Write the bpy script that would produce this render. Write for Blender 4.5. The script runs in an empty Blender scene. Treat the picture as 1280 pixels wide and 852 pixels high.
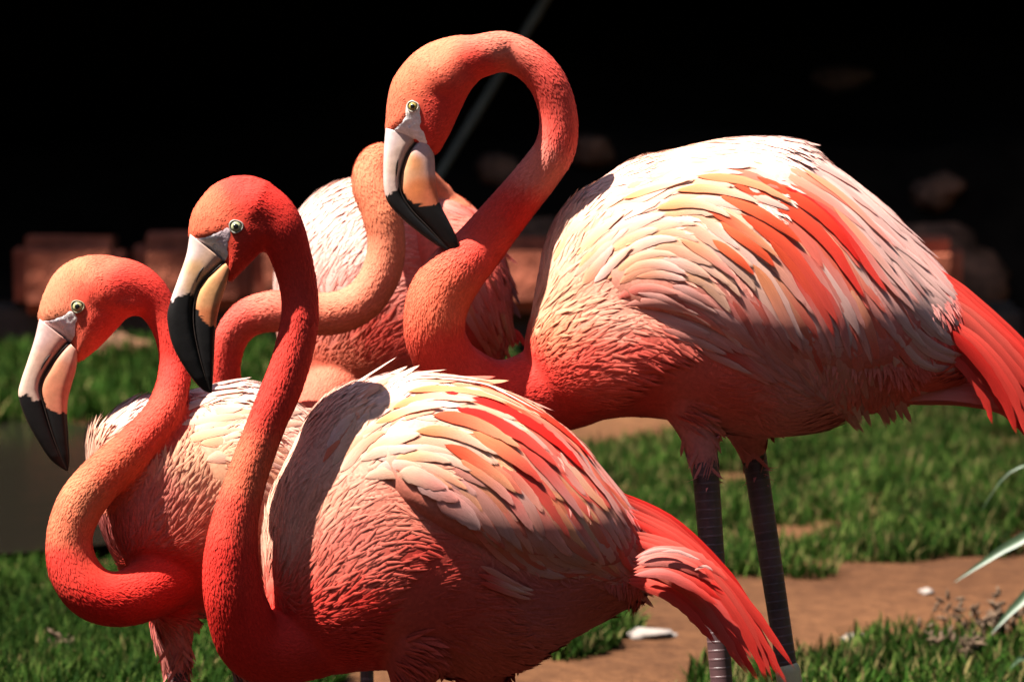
import bpy, bmesh, math, random
import numpy as np
from mathutils import Vector, Matrix, noise as mnoise
from mathutils.bvhtree import BVHTree

# ------------------------------------------------------------------ scene, camera, light
scene = bpy.context.scene
col = scene.collection
rng = np.random.default_rng(7)
random.seed(7)

CAM = np.array([0.0, 0.0, 1.4])
PITCH = math.atan(0.646 / 6.0)
KPX = 1.0 / 6000.0                       # metres per photo pixel per metre of distance
RV = np.array([1.0, 0.0, 0.0])
FV = np.array([0.0, math.cos(PITCH), -math.sin(PITCH)])
UV_ = np.array([0.0, math.sin(PITCH), math.cos(PITCH)])

cam_data = bpy.data.cameras.new("camera")
cam_data.sensor_width = 36.0
cam_data.lens = 36.0 / (1280 * KPX)
cam_data.clip_start = 0.1
cam_data.clip_end = 2000
cam_data.dof.use_dof = True
cam_data.dof.focus_distance = 6.12
cam_data.dof.aperture_fstop = 7.0
cam = bpy.data.objects.new("camera", cam_data)
cam.location = CAM
cam.rotation_euler = (math.pi / 2 - PITCH, 0, 0)
col.objects.link(cam)
scene.camera = cam

TO_SUN = np.array([-0.43, -0.12, 0.89]); TO_SUN /= np.linalg.norm(TO_SUN)
world = bpy.data.worlds.new("World"); scene.world = world
world.use_nodes = True
wn = world.node_tree.nodes; wl = world.node_tree.links
bg = wn.get("Background") or wn.new("ShaderNodeBackground")
sky = wn.new("ShaderNodeTexSky"); sky.sky_type = 'NISHITA'; sky.sun_disc = False
sky.sun_elevation = math.asin(TO_SUN[2])
sky.sun_rotation = math.atan2(TO_SUN[0], TO_SUN[1])
wl.new(sky.outputs[0], bg.inputs[0]); bg.inputs[1].default_value = 0.05
sun_data = bpy.data.lights.new("sun", 'SUN')
sun_data.energy = 5.0; sun_data.angle = math.radians(0.5); sun_data.color = (1.0, 0.95, 0.86)
sun = bpy.data.objects.new("sun", sun_data)
sun.rotation_euler = Vector(TO_SUN).to_track_quat('Z', 'Y').to_euler()
sun.location = (-4, 3, 8)
col.objects.link(sun)

scene.view_settings.view_transform = 'Standard'
scene.view_settings.look = 'None'
scene.view_settings.exposure = 2.25
scene.view_settings.gamma = 1.0
scene.view_settings.use_curve_mapping = False
scene.cycles.use_denoising = True
scene.cycles.max_bounces = 6
scene.cycles.transparent_max_bounces = 12

# ------------------------------------------------------------------ pixel <-> world
def at(px, py, d):
    px = np.asarray(px, float); py = np.asarray(py, float); d = np.asarray(d, float)
    px, py, d = np.broadcast_arrays(px, py, d)
    return (CAM + d[..., None] * FV + ((px - 640) * KPX * d)[..., None] * RV
            - ((py - 426) * KPX * d)[..., None] * UV_)
def to_px(P):
    q = np.asarray(P) - CAM
    d = q @ FV
    return 640 + (q @ RV) / (KPX * d), 426 - (q @ UV_) / (KPX * d), d
def smooth(a, b, x):
    t = np.clip((np.asarray(x, float) - a) / (b - a), 0, 1)
    return t * t * (3 - 2 * t)
def gz(x, y):                                # the ground falls away towards the camera
    x = np.asarray(x, float); y = np.asarray(y, float)
    dip = -0.24 * (1 - smooth(5.9, 7.7, y))
    und = 0.012 * np.sin(1.7 * x + 0.6) * np.cos(1.3 * y) + 0.008 * np.sin(3.1 * x - 2.2 * y)
    return dip + und * np.exp(-((x) / 30) ** 2)
def ground_at(px, py):
    a = at(px, py, 1.0) - CAM
    t = CAM[2] / -a[2]
    for _ in range(12):
        p = CAM + a * t
        t = (CAM[2] - float(gz(p[0], p[1]))) / -a[2]
    return CAM + a * t

# ------------------------------------------------------------------ helpers
def tag(o, label=None, cat=None, group=None, kind=None):
    if label: o["label"] = label
    if cat: o["category"] = cat
    if group: o["group"] = group
    if kind: o["kind"] = kind
    return o
def empty(name, loc):
    o = bpy.data.objects.new(name, None); o.location = loc
    o.empty_display_size = 0.05
    col.objects.link(o); return o
def link(name, me, mat=None, parent=None, origin=None):
    o = bpy.data.objects.new(name, me)
    if mat is not None and len(me.materials) == 0: me.materials.append(mat)
    col.objects.link(o)
    if parent is not None: o.parent = parent
    return o
def mesh_np(name, V, F, smooth_shade=True, colors=None, uvs=None, normals=None):
    """F: (n,3) or (n,4) array, or list of such arrays"""
    me = bpy.data.meshes.new(name)
    if not isinstance(F, (list, tuple)): F = [F]
    F = [np.asarray(f, np.int32) for f in F if len(f)]
    V = np.asarray(V, np.float32)
    loops = np.concatenate([f.ravel() for f in F])
    tot = np.concatenate([np.full(len(f), f.shape[1], np.int32) for f in F])
    start = np.concatenate([[0], np.cumsum(tot)[:-1]]).astype(np.int32)
    me.vertices.add(len(V)); me.vertices.foreach_set("co", V.ravel())
    me.loops.add(len(loops)); me.loops.foreach_set("vertex_index", loops)
    me.polygons.add(len(tot)); me.polygons.foreach_set("loop_start", start)
    me.update(calc_edges=True)
    me.polygons.foreach_set("use_smooth", np.full(len(tot), smooth_shade, bool))
    if colors is not None:
        ca = me.color_attributes.new("tint", 'FLOAT_COLOR', 'POINT')
        c4 = np.ones((len(V), 4), np.float32); c4[:, :3] = colors
        ca.data.foreach_set("color", c4.ravel())
    if uvs is not None:
        ul = me.uv_layers.new(name="UVMap")
        ul.data.foreach_set("uv", np.asarray(uvs, np.float32)[loops].ravel())
    me.validate()
    if normals is not None:
        me.normals_split_custom_set_from_vertices([tuple(n) for n in np.asarray(normals, float)])
    return me
def crom(P, n, closed=False):
    P = np.asarray(P, float); m = len(P)
    out = []
    segs = m if closed else m - 1
    for i in range(segs):
        if closed: p0, p1, p2, p3 = P[(i - 1) % m], P[i], P[(i + 1) % m], P[(i + 2) % m]
        else: p0, p1, p2, p3 = P[max(i - 1, 0)], P[i], P[i + 1], P[min(i + 2, m - 1)]
        t = np.linspace(0, 1, 12, endpoint=False)[:, None]
        out.append(0.5 * ((2 * p1) + (-p0 + p2) * t + (2 * p0 - 5 * p1 + 4 * p2 - p3) * t ** 2 + (-p0 + 3 * p1 - 3 * p2 + p3) * t ** 3))
    out = np.concatenate(out + ([] if closed else [P[-1:]]))
    q = np.concatenate([out, out[:1]]) if closed else out
    s = np.concatenate([[0], np.cumsum(np.linalg.norm(np.diff(q[:, :2], axis=0), axis=1) + 1e-9)])
    u = np.linspace(0, s[-1], n, endpoint=not closed)
    return np.stack([np.interp(u, s, q[:, k]) for k in range(q.shape[1])], 1)
def norm(v):
    v = np.asarray(v, float)
    return v / (np.linalg.norm(v, axis=-1, keepdims=True) + 1e-12)
def grid_faces(n, m, wrap=False):
    i = np.arange(n - 1)[:, None]; j = np.arange(m if wrap else m - 1)[None, :]
    a = i * m + j; b = i * m + (j + 1) % m
    return np.stack([a, b, b + m, a + m], -1).reshape(-1, 4)
def tube(P, r, seg=24, flat=None):
    """swept tube along world points P with radii r, closed with rounded caps"""
    P = np.asarray(P, float); r = np.asarray(r, float)
    T = norm(np.gradient(P, axis=0))
    ref = np.array([0.0, 1.0, 0.02])
    S = norm(np.cross(T, ref)); N = np.cross(S, T)
    capP, capr = [], []
    k = [0.95, 0.75, 0.45]
    PP = np.concatenate([[P[0] - T[0] * r[0] * 1.0]] + [[P[0] - T[0] * r[0] * c] for c in k] + [P] +
                        [[P[-1] + T[-1] * r[-1] * c] for c in k[::-1]] + [[P[-1] + T[-1] * r[-1]]])
    RR = np.concatenate([[r[0] * .05]] + [[r[0] * math.sqrt(1 - c * c)] for c in k] + [r] +
                        [[r[-1] * math.sqrt(1 - c * c)] for c in k[::-1]] + [[r[-1] * .05]])
    SS = np.concatenate([np.repeat(S[:1], 4, 0), S, np.repeat(S[-1:], 4, 0)])
    NN = np.concatenate([np.repeat(N[:1], 4, 0), N, np.repeat(N[-1:], 4, 0)])
    a = np.linspace(0, 2 * math.pi, seg, endpoint=False)
    fl = 1.0 if flat is None else flat
    V = PP[:, None, :] + RR[:, None, None] * (np.cos(a)[None, :, None] * SS[:, None, :] + fl * np.sin(a)[None, :, None] * NN[:, None, :])
    n = len(PP)
    F = grid_faces(n, seg, True)
    V = V.reshape(-1, 3)
    caps = [np.array([list(range(seg))[::-1]]), np.array([[(n - 1) * seg + i for i in range(seg)]])]
    return V, [F] + caps
def join(parts):
    Vs, Fs, off = [], {}, 0
    for V, F in parts:
        if not isinstance(F, list): F = [F]
        for f in F:
            Fs.setdefault(f.shape[1], []).append(np.asarray(f) + off)
        Vs.append(V); off += len(V)
    return np.concatenate(Vs), [np.concatenate(v) for v in Fs.values()]
def star(outline, c, W, dfun, n=120, rings=28, power=2.2):
    """closed rounded solid from a side outline: half thickness W (m) about the mid-plane depth dfun(px,py)"""
    O = crom(outline, n, True); c = np.array(c, float)
    V = []
    phis = np.linspace(0.0, math.pi / 2, rings)
    rows = []
    for side in (-1, 1):
        for ph in (phis if side < 0 else phis[::-1][1:]):
            t = math.sin(ph)
            z = W * max(0.0, 1 - t ** power) ** 0.5
            q = c + (O - c) * max(t, 0.004)
            rows.append(at(q[:, 0], q[:, 1], dfun(q[:, 0], q[:, 1]) + side * z))
    V = np.concatenate(rows); R = len(rows)
    F = grid_faces(R, n, True)
    caps = [np.array([list(range(n))[::-1]]), np.array([[(R - 1) * n + i for i in range(n)]])]
    return V, [F] + caps
def inpoly(px, py, poly):
    poly = np.asarray(poly, float); px = np.asarray(px, float); py = np.asarray(py, float)
    ins = np.zeros(px.shape, bool); j = len(poly) - 1
    for i in range(len(poly)):
        xi, yi = poly[i]; xj, yj = poly[j]
        if yi != yj:
            ins ^= ((yi > py) != (yj > py)) & (px < (xj - xi) * (py - yi) / (yj - yi) + xi)
        j = i
    return ins
def idw(px, py, ctrl, vals, soft=18.0, power=1.7):
    c = np.asarray(ctrl, float)
    d2 = (np.asarray(px)[:, None] - c[None, :, 0]) ** 2 + (np.asarray(py)[:, None] - c[None, :, 1]) ** 2 + soft ** 2
    w = d2 ** -power
    w /= w.sum(1, keepdims=True)
    return w @ np.asarray(vals, float)

# ------------------------------------------------------------------ materials
def new_mat(name):
    m = bpy.data.materials.new(name); m.use_nodes = True
    nt = m.node_tree
    return m, nt, nt.nodes["Principled BSDF"], nt.nodes["Material Output"]
def N(nt, typ, **kw):
    n = nt.nodes.new(typ)
    for k, v in kw.items():
        if k.startswith("i_"):
            key = k[2:]
            n.inputs[int(key) if key.isdigit() else key].default_value = v
        else: setattr(n, k, v)
    return n
def feather_mat(name, noise_scale=160.0, amount=0.35, rough=0.75, bump=0.25, transl=0.0, stripes=False):
    m, nt, p, out = new_mat(name); L = nt.links.new
    a = N(nt, "ShaderNodeVertexColor", layer_name="tint")
    tc = N(nt, "ShaderNodeTexCoord")
    nz = N(nt, "ShaderNodeTexNoise", i_Scale=noise_scale, i_Detail=4.0, i_Roughness=0.65)
    L(tc.outputs["Object"], nz.inputs["Vector"])
    src = nz.outputs["Fac"]
    if stripes:
        mp = N(nt, "ShaderNodeMapping")
        uvn = N(nt, "ShaderNodeTexCoord")
        mp.inputs["Scale"].default_value = (5.0, 46.0, 1.0)
        mp.inputs["Rotation"].default_value = (0, 0, 0.0)
        L(uvn.outputs["UV"], mp.inputs["Vector"])
        s2 = N(nt, "ShaderNodeTexNoise", i_Scale=1.0, i_Detail=3.0, i_Roughness=0.7)
        L(mp.outputs[0], s2.inputs["Vector"])
        src = s2.outputs["Fac"]
    rmp = N(nt, "ShaderNodeMapRange")
    rmp.inputs["From Min"].default_value = 0.3; rmp.inputs["From Max"].default_value = 0.7
    rmp.inputs["To Min"].default_value = 1 - amount; rmp.inputs["To Max"].default_value = 1 + amount * 0.35
    L(src, rmp.inputs["Value"])
    mul = N(nt, "ShaderNodeVectorMath", operation='SCALE')
    L(a.outputs["Color"], mul.inputs[0]); L(rmp.outputs[0], mul.inputs["Scale"])
    L(mul.outputs[0], p.inputs["Base Color"])
    p.inputs["Roughness"].default_value = rough
    p.inputs["Specular IOR Level"].default_value = 0.08
    b = N(nt, "ShaderNodeBump", i_Strength=bump, i_Distance=0.002)
    L(src, b.inputs["Height"]); L(b.outputs[0], p.inputs["Normal"])
    if stripes:
        sep = N(nt, "ShaderNodeSeparateXYZ"); L(uvn.outputs["UV"], sep.inputs[0])
        def mth(op, a, b=None):
            q = N(nt, "ShaderNodeMath", operation=op)
            for i, v in enumerate((a, b)):
                if v is None: continue
                if isinstance(v, float): q.inputs[i].default_value = v
                else: L(v, q.inputs[i])
            return q.outputs[0]
        ev = mth('ABSOLUTE', mth('MULTIPLY', mth('SUBTRACT', sep.outputs[1], 0.5), 2.0))
        eu = mth('MAXIMUM', mth('MULTIPLY', mth('SUBTRACT', sep.outputs[0], 0.35), 1.54), 0.0)
        ed = mth('MAXIMUM', ev, eu)
        ed = mth('POWER', ed, 3.0)
        s3m = N(nt, "ShaderNodeMapping"); s3m.inputs["Scale"].default_value = (3.0, 30.0, 1.0)
        L(uvn.outputs["UV"], s3m.inputs["Vector"])
        oi = N(nt, "ShaderNodeObjectInfo")
        cmb = N(nt, "ShaderNodeCombineXYZ"); L(mth('MULTIPLY', oi.outputs["Random"], 37.0), cmb.inputs[0]); L(mth('MULTIPLY', oi.outputs["Random"], 91.0), cmb.inputs[1])
        L(cmb.outputs[0], s3m.inputs["Location"]); L(cmb.outputs[0], mp.inputs["Location"])
        s3 = N(nt, "ShaderNodeTexNoise", i_Scale=1.0, i_Detail=2.0); L(s3m.outputs[0], s3.inputs["Vector"])
        al = mth('MULTIPLY', mth('SUBTRACT', mth('ADD', s3.outputs["Fac"], 0.42), ed), 6.0)
        al2 = N(nt, "ShaderNodeClamp"); L(al, al2.inputs[0])
        L(al2.outputs[0], p.inputs["Alpha"])
    if transl > 0:
        t = N(nt, "ShaderNodeBsdfTranslucent"); L(mul.outputs[0], t.inputs["Color"])
        mx = N(nt, "ShaderNodeMixShader"); mx.inputs[0].default_value = transl
        L(p.outputs[0], mx.inputs[1]); L(t.outputs[0], mx.inputs[2]); L(mx.outputs[0], out.inputs["Surface"])
        if stripes:
            p.inputs["Alpha"].default_value = 1.0
            for l in list(p.inputs["Alpha"].links): nt.links.remove(l)
            tr = N(nt, "ShaderNodeBsdfTransparent"); m2 = N(nt, "ShaderNodeMixShader")
            L(al2.outputs[0], m2.inputs[0]); L(tr.outputs[0], m2.inputs[1]); L(mx.outputs[0], m2.inputs[2])
            L(m2.outputs[0], out.inputs["Surface"])
    return m
def plain_mat(name, c, rough=0.6, nscale=40.0, amt=0.4, bump=0.2, spec=0.3, c2=None, dist=0.004, detail=5.0):
    m, nt, p, out = new_mat(name); L = nt.links.new
    tc = N(nt, "ShaderNodeTexCoord")
    nz = N(nt, "ShaderNodeTexNoise", i_Scale=nscale, i_Detail=detail, i_Roughness=0.65)
    L(tc.outputs["Object"], nz.inputs["Vector"])
    r = N(nt, "ShaderNodeValToRGB")
    c2 = c2 or tuple(x * (1 - amt) for x in c)
    r.color_ramp.elements[0].position = 0.32; r.color_ramp.elements[0].color = (*c2, 1)
    r.color_ramp.elements[1].position = 0.68; r.color_ramp.elements[1].color = (*c, 1)
    L(nz.outputs["Fac"], r.inputs[0]); L(r.outputs[0], p.inputs["Base Color"])
    p.inputs["Roughness"].default_value = rough; p.inputs["Specular IOR Level"].default_value = spec
    b = N(nt, "ShaderNodeBump", i_Strength=bump, i_Distance=dist)
    L(nz.outputs["Fac"], b.inputs["Height"]); L(b.outputs[0], p.inputs["Normal"])
    return m
def tint_mat(name, rough=0.4, nscale=120.0, amount=0.15, bump=0.1, spec=0.4):
    m = feather_mat(name, nscale, amount, rough, bump)
    m.node_tree.nodes["Principled BSDF"].inputs["Specular IOR Level"].default_value = spec
    return m
M_BODY = feather_mat("downy_skin", 170.0, 0.25, 0.8, 0.15)
M_PLUM = feather_mat("contour_feathers", 300.0, 0.22, 0.75, 0.0, 0.05)
M_FEATH = feather_mat("vaned_feathers", 60.0, 0.26, 0.6, 0.25, 0.16, stripes=True)
M_BILL = tint_mat("horn", 0.45, 90.0, 0.2, 0.12, 0.14)
M_SKIN = tint_mat("bare_face_skin", 0.55, 160.0, 0.3, 0.5, 0.35)
M_DARK = plain_mat("dark_horn", (0.022, 0.014, 0.011), 0.5, 80, 0.3)
M_PUPIL = plain_mat("pupil", (0.006, 0.006, 0.006), 0.08, 10, 0.1, 0.0, 0.6)
M_BAND = plain_mat("leg_band_plastic", (0.45, 0.37, 0.22), 0.4, 60, 0.2, 0.05)
def leg_mat():
    m, nt, p, out = new_mat("scaly_leg_skin"); L = nt.links.new
    tc = N(nt, "ShaderNodeTexCoord")
    mp = N(nt, "ShaderNodeMapping"); mp.inputs["Scale"].default_value = (1, 1, 1)
    L(tc.outputs["UV"], mp.inputs["Vector"])
    w = N(nt, "ShaderNodeTexBrick", i_Scale=1.0)
    w.inputs["Mortar Size"].default_value = 0.035; w.inputs["Mortar Smooth"].default_value = 0.4
    w.inputs["Brick Width"].default_value = 50.0; w.inputs["Row Height"].default_value = 0.25
    w.offset = 0.5
    w.inputs["Color1"].default_value = (0.085, 0.040, 0.040, 1); w.inputs["Color2"].default_value = (0.055, 0.028, 0.029, 1)
    w.inputs["Mortar"].default_value = (0.10, 0.055, 0.055, 1)
    L(mp.outputs[0], w.inputs["Vector"])
    nz = N(nt, "ShaderNodeTexNoise", i_Scale=22.0, i_Detail=4.0)
    L(tc.outputs["Object"], nz.inputs["Vector"])
    mx = N(nt, "ShaderNodeMixRGB", blend_type='MULTIPLY', i_Fac=0.7)
    r = N(nt, "ShaderNodeValToRGB")
    r.color_ramp.elements[0].position = 0.35; r.color_ramp.elements[0].color = (0.35, 0.32, 0.36, 1)
    r.color_ramp.elements[1].position = 0.65; r.color_ramp.elements[1].color = (1.2, 1.0, 1.0, 1)
    L(nz.outputs["Fac"], r.inputs[0]); L(w.outputs["Color"], mx.inputs[1]); L(r.outputs[0], mx.inputs[2])
    L(mx.outputs[0], p.inputs["Base Color"]); p.inputs["Roughness"].default_value = 0.45
    b = N(nt, "ShaderNodeBump", i_Strength=0.6, i_Distance=0.001, invert=True)
    L(w.outputs["Fac"], b.inputs["Height"]); L(b.outputs[0], p.inputs["Normal"])
    return m
M_LEG = leg_mat()

# ------------------------------------------------------------------ ground, pond
def make_ground():
    xs = np.unique(np.concatenate([np.linspace(-4, 4, 121), np.linspace(-20, 20, 41), np.linspace(-300, 300, 25)]))
    ys = np.unique(np.concatenate([np.linspace(4.5, 16, 150), np.linspace(-10, 40, 51), np.linspace(-300, 500, 30)]))
    X, Y = np.meshgrid(xs, ys)
    Z = gz(X, Y) + 0.0
    for i in range(Z.shape[0]):
        for j in range(Z.shape[1]):
            x, y = X[i, j], Y[i, j]
            if abs(x) < 5 and 4 < y < 16.5:
                Z[i, j] += 0.012 * mnoise.fractal((x * 2.2, y * 2.2, 0), 0.8, 2.0, 4)
    V = np.stack([X, Y, Z], -1).reshape(-1, 3)
    m, nt, p, out = new_mat("clay_soil"); L = nt.links.new
    tc = N(nt, "ShaderNodeTexCoord")
    n1 = N(nt, "ShaderNodeTexNoise", i_Scale=1.4, i_Detail=6.0, i_Roughness=0.6)
    n2 = N(nt, "ShaderNodeTexNoise", i_Scale=28.0, i_Detail=6.0, i_Roughness=0.7)
    L(tc.outputs["Object"], n1.inputs["Vector"]); L(tc.outputs["Object"], n2.inputs["Vector"])
    r = N(nt, "ShaderNodeValToRGB")
    r.color_ramp.elements[0].position = 0.3; r.color_ramp.elements[0].color = (0.052, 0.021, 0.0085, 1)
    r.color_ramp.elements[1].position = 0.7; r.color_ramp.elements[1].color = (0.098, 0.043, 0.018, 1)
    L(n1.outputs["Fac"], r.inputs[0])
    r2 = N(nt, "ShaderNodeValToRGB")
    r2.color_ramp.elements[0].position = 0.3; r2.color_ramp.elements[0].color = (0.55, 0.5, 0.48, 1)
    r2.color_ramp.elements[1].position = 0.7; r2.color_ramp.elements[1].color = (1.15, 1.12, 1.1, 1)
    L(n2.outputs["Fac"], r2.inputs[0])
    mx = N(nt, "ShaderNodeMixRGB", blend_type='MULTIPLY', i_Fac=1.0)
    L(r.outputs[0], mx.inputs[1]); L(r2.outputs[0], mx.inputs[2]); 
    sp = N(nt, "ShaderNodeSeparateXYZ"); L(tc.outputs["Object"], sp.inputs[0])
    mr = N(nt, "ShaderNodeMapRange"); mr.interpolation_type = 'SMOOTHSTEP'
    mr.inputs["From Min"].default_value = 7.75; mr.inputs["From Max"].default_value = 7.35
    L(sp.outputs[1], mr.inputs["Value"])
    bounce_cut = N(nt, "ShaderNodeMixRGB"); bounce_cut.inputs[2].default_value = (0.022, 0.015, 0.010, 1)  # soil darkened around the birds to cut bounce light on their bellies
    L(mr.outputs[0], bounce_cut.inputs[0]); L(mx.outputs[0], bounce_cut.inputs[1]); L(bounce_cut.outputs[0], p.inputs["Base Color"])
    p.inputs["Roughness"].default_value = 0.95; p.inputs["Specular IOR Level"].default_value = 0.1
    b = N(nt, "ShaderNodeBump", i_Strength=0.7, i_Distance=0.02)
    L(n2.outputs["Fac"], b.inputs["Height"]); L(b.outputs[0], p.inputs["Normal"])
    o = link("ground", mesh_np("ground", V, grid_faces(len(ys), len(xs))), m)
    tag(o, kind="structure")
make_ground()
def make_pond():
    cx, cy = -2.35, 10.0
    n = 90; a = np.linspace(0, 2 * math.pi, n, endpoint=False)
    r = 1 + 0.05 * np.sin(3 * a + 1) + 0.03 * np.sin(7 * a) + 0.015 * np.sin(13 * a + 2)
    sq = (np.abs(np.cos(a)) ** 3 + np.abs(np.sin(a)) ** 3) ** (-1 / 3)
    px_ = cx + 1.75 * sq * r * np.cos(a); py_ = cy + 1.33 * sq * r * np.sin(a)
    V = np.concatenate([[[cx, cy, 0.022]], np.stack([px_, py_, np.full(n, 0.022)], 1)])
    F = np.array([[0, 1 + i, 1 + (i + 1) % n] for i in range(n)])
    m, nt, p, out = new_mat("murky_water"); L = nt.links.new
    p.inputs["Base Color"].default_value = (0.008, 0.0065, 0.0045, 1)
    p.inputs["Roughness"].default_value = 0.12
    tc = N(nt, "ShaderNodeTexCoord")
    mp = N(nt, "ShaderNodeMapping"); mp.inputs["Scale"].default_value = (3, 14, 1)
    L(tc.outputs["Object"], mp.inputs["Vector"])
    nz = N(nt, "ShaderNodeTexNoise", i_Scale=2.0, i_Detail=3.0); L(mp.outputs[0], nz.inputs["Vector"])
    b = N(nt, "ShaderNodeBump", i_Strength=0.15, i_Distance=0.01)
    L(nz.outputs["Fac"], b.inputs["Height"]); L(b.outputs[0], p.inputs["Normal"])
    o = link("pond", mesh_np("pond", V, F), m); tag(o, kind="structure")
make_pond()

# ------------------------------------------------------------------ grass (stuff)
def fnoise(x, y, s, off=0.0):
    return np.array([mnoise.noise((a * s + off, b * s - off, off)) for a, b in zip(x, y)])
def grass_mat():
    m, nt, p, out = new_mat("grass_blades"); L = nt.links.new
    a = N(nt, "ShaderNodeVertexColor", layer_name="tint")
    L(a.outputs["Color"], p.inputs["Base Color"]); p.inputs["Roughness"].default_value = 0.8; p.inputs["Specular IOR Level"].default_value = 0.03
    t = N(nt, "ShaderNodeBsdfTranslucent"); L(a.outputs["Color"], t.inputs["Color"])
    mx = N(nt, "ShaderNodeMixShader"); mx.inputs[0].default_value = 0.25
    L(p.outputs[0], mx.inputs[1]); L(t.outputs[0], mx.inputs[2]); L(mx.outputs[0], out.inputs["Surface"])
    return m
M_GRASS = grass_mat()
def blades(name, x, y, hmin, hmax, wid, palette, pw, r, lean=0.6, hs=None):
    n = len(x); z = gz(x, y) - 0.004
    az = r.uniform(0, 2 * math.pi, n); h = r.uniform(hmin, hmax, n)
    if hs is not None: h = h * hs
    ln = r.uniform(0.15, 1.0, n) * lean
    d = np.stack([np.cos(az), np.sin(az)], 1); s = np.stack([-np.sin(az), np.cos(az)], 1)
    w = wid * r.uniform(0.6, 1.3, n)
    base = np.stack([x, y, z], 1)
    V = np.zeros((n, 7, 3))
    for k, (u, ww) in enumerate(((0.0, 0.8), (0.4, 1.0), (0.75, 0.7), (1.0, 0.0))):
        off = d * (ln * h * u ** 1.8)[:, None]
        zz = h * (u - 0.35 * ln * u * u)
        c = base.copy(); c[:, :2] += off; c[:, 2] += zz
        sv = np.concatenate([s * (w * ww * .5)[:, None], np.zeros((n, 1))], 1)
        if k < 3: V[:, 2 * k] = c - sv; V[:, 2 * k + 1] = c + sv
        else: V[:, 6] = c
    o = (np.arange(n) * 7)[:, None]
    Q = np.concatenate([o + np.array([[0, 1, 3, 2]]), o + np.array([[2, 3, 5, 4]])])
    T = o + np.array([[4, 5, 6]])
    pal = np.array(palette)[r.choice(len(palette), n, p=pw)] * r.uniform(0.7, 1.3, (n, 1)) * (1 + 0.55 * np.clip(fnoise(x, y, 9.0, 2.2) + 0.6 * fnoise(x, y, 3.5, 6.6), -0.9, 1))[:, None]
    C = np.repeat(pal, 7, 0)
    me = mesh_np(name, V.reshape(-1, 3), [Q, T], True, C)
    ob = link(name, me, M_GRASS); return ob
GREEN = [(0.006, 0.017, 0.002), (0.014, 0.034, 0.004), (0.038, 0.060, 0.011), (0.085, 0.068, 0.026)]
def scatter(poly_px, n, r, thr=-0.15, scale=2.4, soft=0.25):
    G = np.array([ground_at(*p)[:2] for p in poly_px])
    lo, hi = G.min(0), G.max(0)
    x = r.uniform(lo[0], hi[0], n); y = r.uniform(lo[1], hi[1], n)
    jx = x + 0.10 * fnoise(x, y, 5.0, 3.1); jy = y + 0.16 * fnoise(x, y, 5.0, 9.7)
    k = inpoly(jx, jy, G); x, y = x[k], y[k]
    f = fnoise(x, y, scale, 1.7) + 0.5 * fnoise(x, y, scale * 3.3, 5.2)
    k = r.uniform(0, 1, len(x)) < smooth(thr - soft, thr + soft, f)
    return x[k], y[k], f[k]
def make_grass():
    r = np.random.default_rng(11)
    x, y, f = scatter([(640, 765), (760, 740), (900, 728), (1030, 722), (1150, 706), (1500, 670), (1560, 455), (1200, 452), (1000, 470), (860, 545), (740, 568), (600, 590)], 150000, r, -0.28, 3.4)
    tag(blades("meadow_grass", x, y, 0.02, 0.07, 0.0045, GREEN, [.34, .30, .22, .14], r, 0.8, 0.75 + 0.5 * np.clip(f + .4, 0, 1)),
        "short green grass sward beyond the clay path", "grass", kind="stuff")
    x, y, f = scatter([(640, 920), (880, 860), (990, 835), (1080, 818), (1180, 806), (1330, 790), (1500, 790), (1500, 1060), (800, 1060)], 30000, r, -0.25, 3.0)
    tag(blades("verge_grass", x, y, 0.025, 0.075, 0.0055, GREEN, [.3, .36, .2, .14], r, 0.8), "tufted grass edge on the near side of the clay path", "grass", kind="stuff")
    x, y, f = scatter([(-160, 735), (60, 730), (200, 730), (330, 745), (430, 850), (390, 1060), (-200, 1060)], 85000, r, -0.6, 3.0)
    tag(blades("bank_grass", x, y, 0.03, 0.085, 0.0048, GREEN, [.34, .40, .22, .04], r, 0.9), "lush green grass in front of the dark pond", "grass", kind="stuff")
    x, y, f = scatter([(-200, 540), (200, 545), (420, 560), (640, 560), (640, 440), (300, 452), (-200, 455)], 26000, r, -0.4, 3.0)
    tag(blades("shore_grass", x, y, 0.04, 0.11, 0.007, GREEN, [.34, .40, .22, .04], r, 0.8), "strip of grass between the pond and the block wall", "grass", kind="stuff")
    x, y, f = scatter([(640, 760), (700, 752), (780, 752), (800, 800), (740, 818), (680, 830), (640, 820)], 6000, r, -0.1, 3.0)
    tag(blades("path_grass", x, y, 0.02, 0.06, 0.006, GREEN, [.3, .36, .2, .14], r, 0.8), "thin patch of grass growing on the clay path", "grass", kind="stuff")
make_grass()

# ------------------------------------------------------------------ added shelter, stands in for tree shade over the background
M_SHADE_TIMBER = plain_mat("shade_black_timber", (0.006, 0.005, 0.004), 0.95, 18, 0.5, 0.4, 0.0)  # near-black colour stands in for the deep shade of the background
M_CLAY = plain_mat("fired_clay", (0.40, 0.115, 0.065), 0.95, 9, 0.5, 0.8, 0.05, (0.14, 0.042, 0.027), 0.02)
M_DSTONE = plain_mat("dark_stone", (0.05, 0.040, 0.034), 0.9, 20, 0.5, 0.5, 0.2)
M_ROCK = plain_mat("brown_rock", (0.24, 0.105, 0.062), 0.95, 14, 0.5, 0.8, 0.05, (0.035, 0.022, 0.016), 0.01)
M_PALE = plain_mat("pale_stone", (0.20, 0.165, 0.145), 0.85, 24, 0.3, 0.4, 0.2)
M_CANE = plain_mat("weathered_cane", (0.10, 0.09, 0.06), 0.6, 30, 0.5, 0.2)
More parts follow.
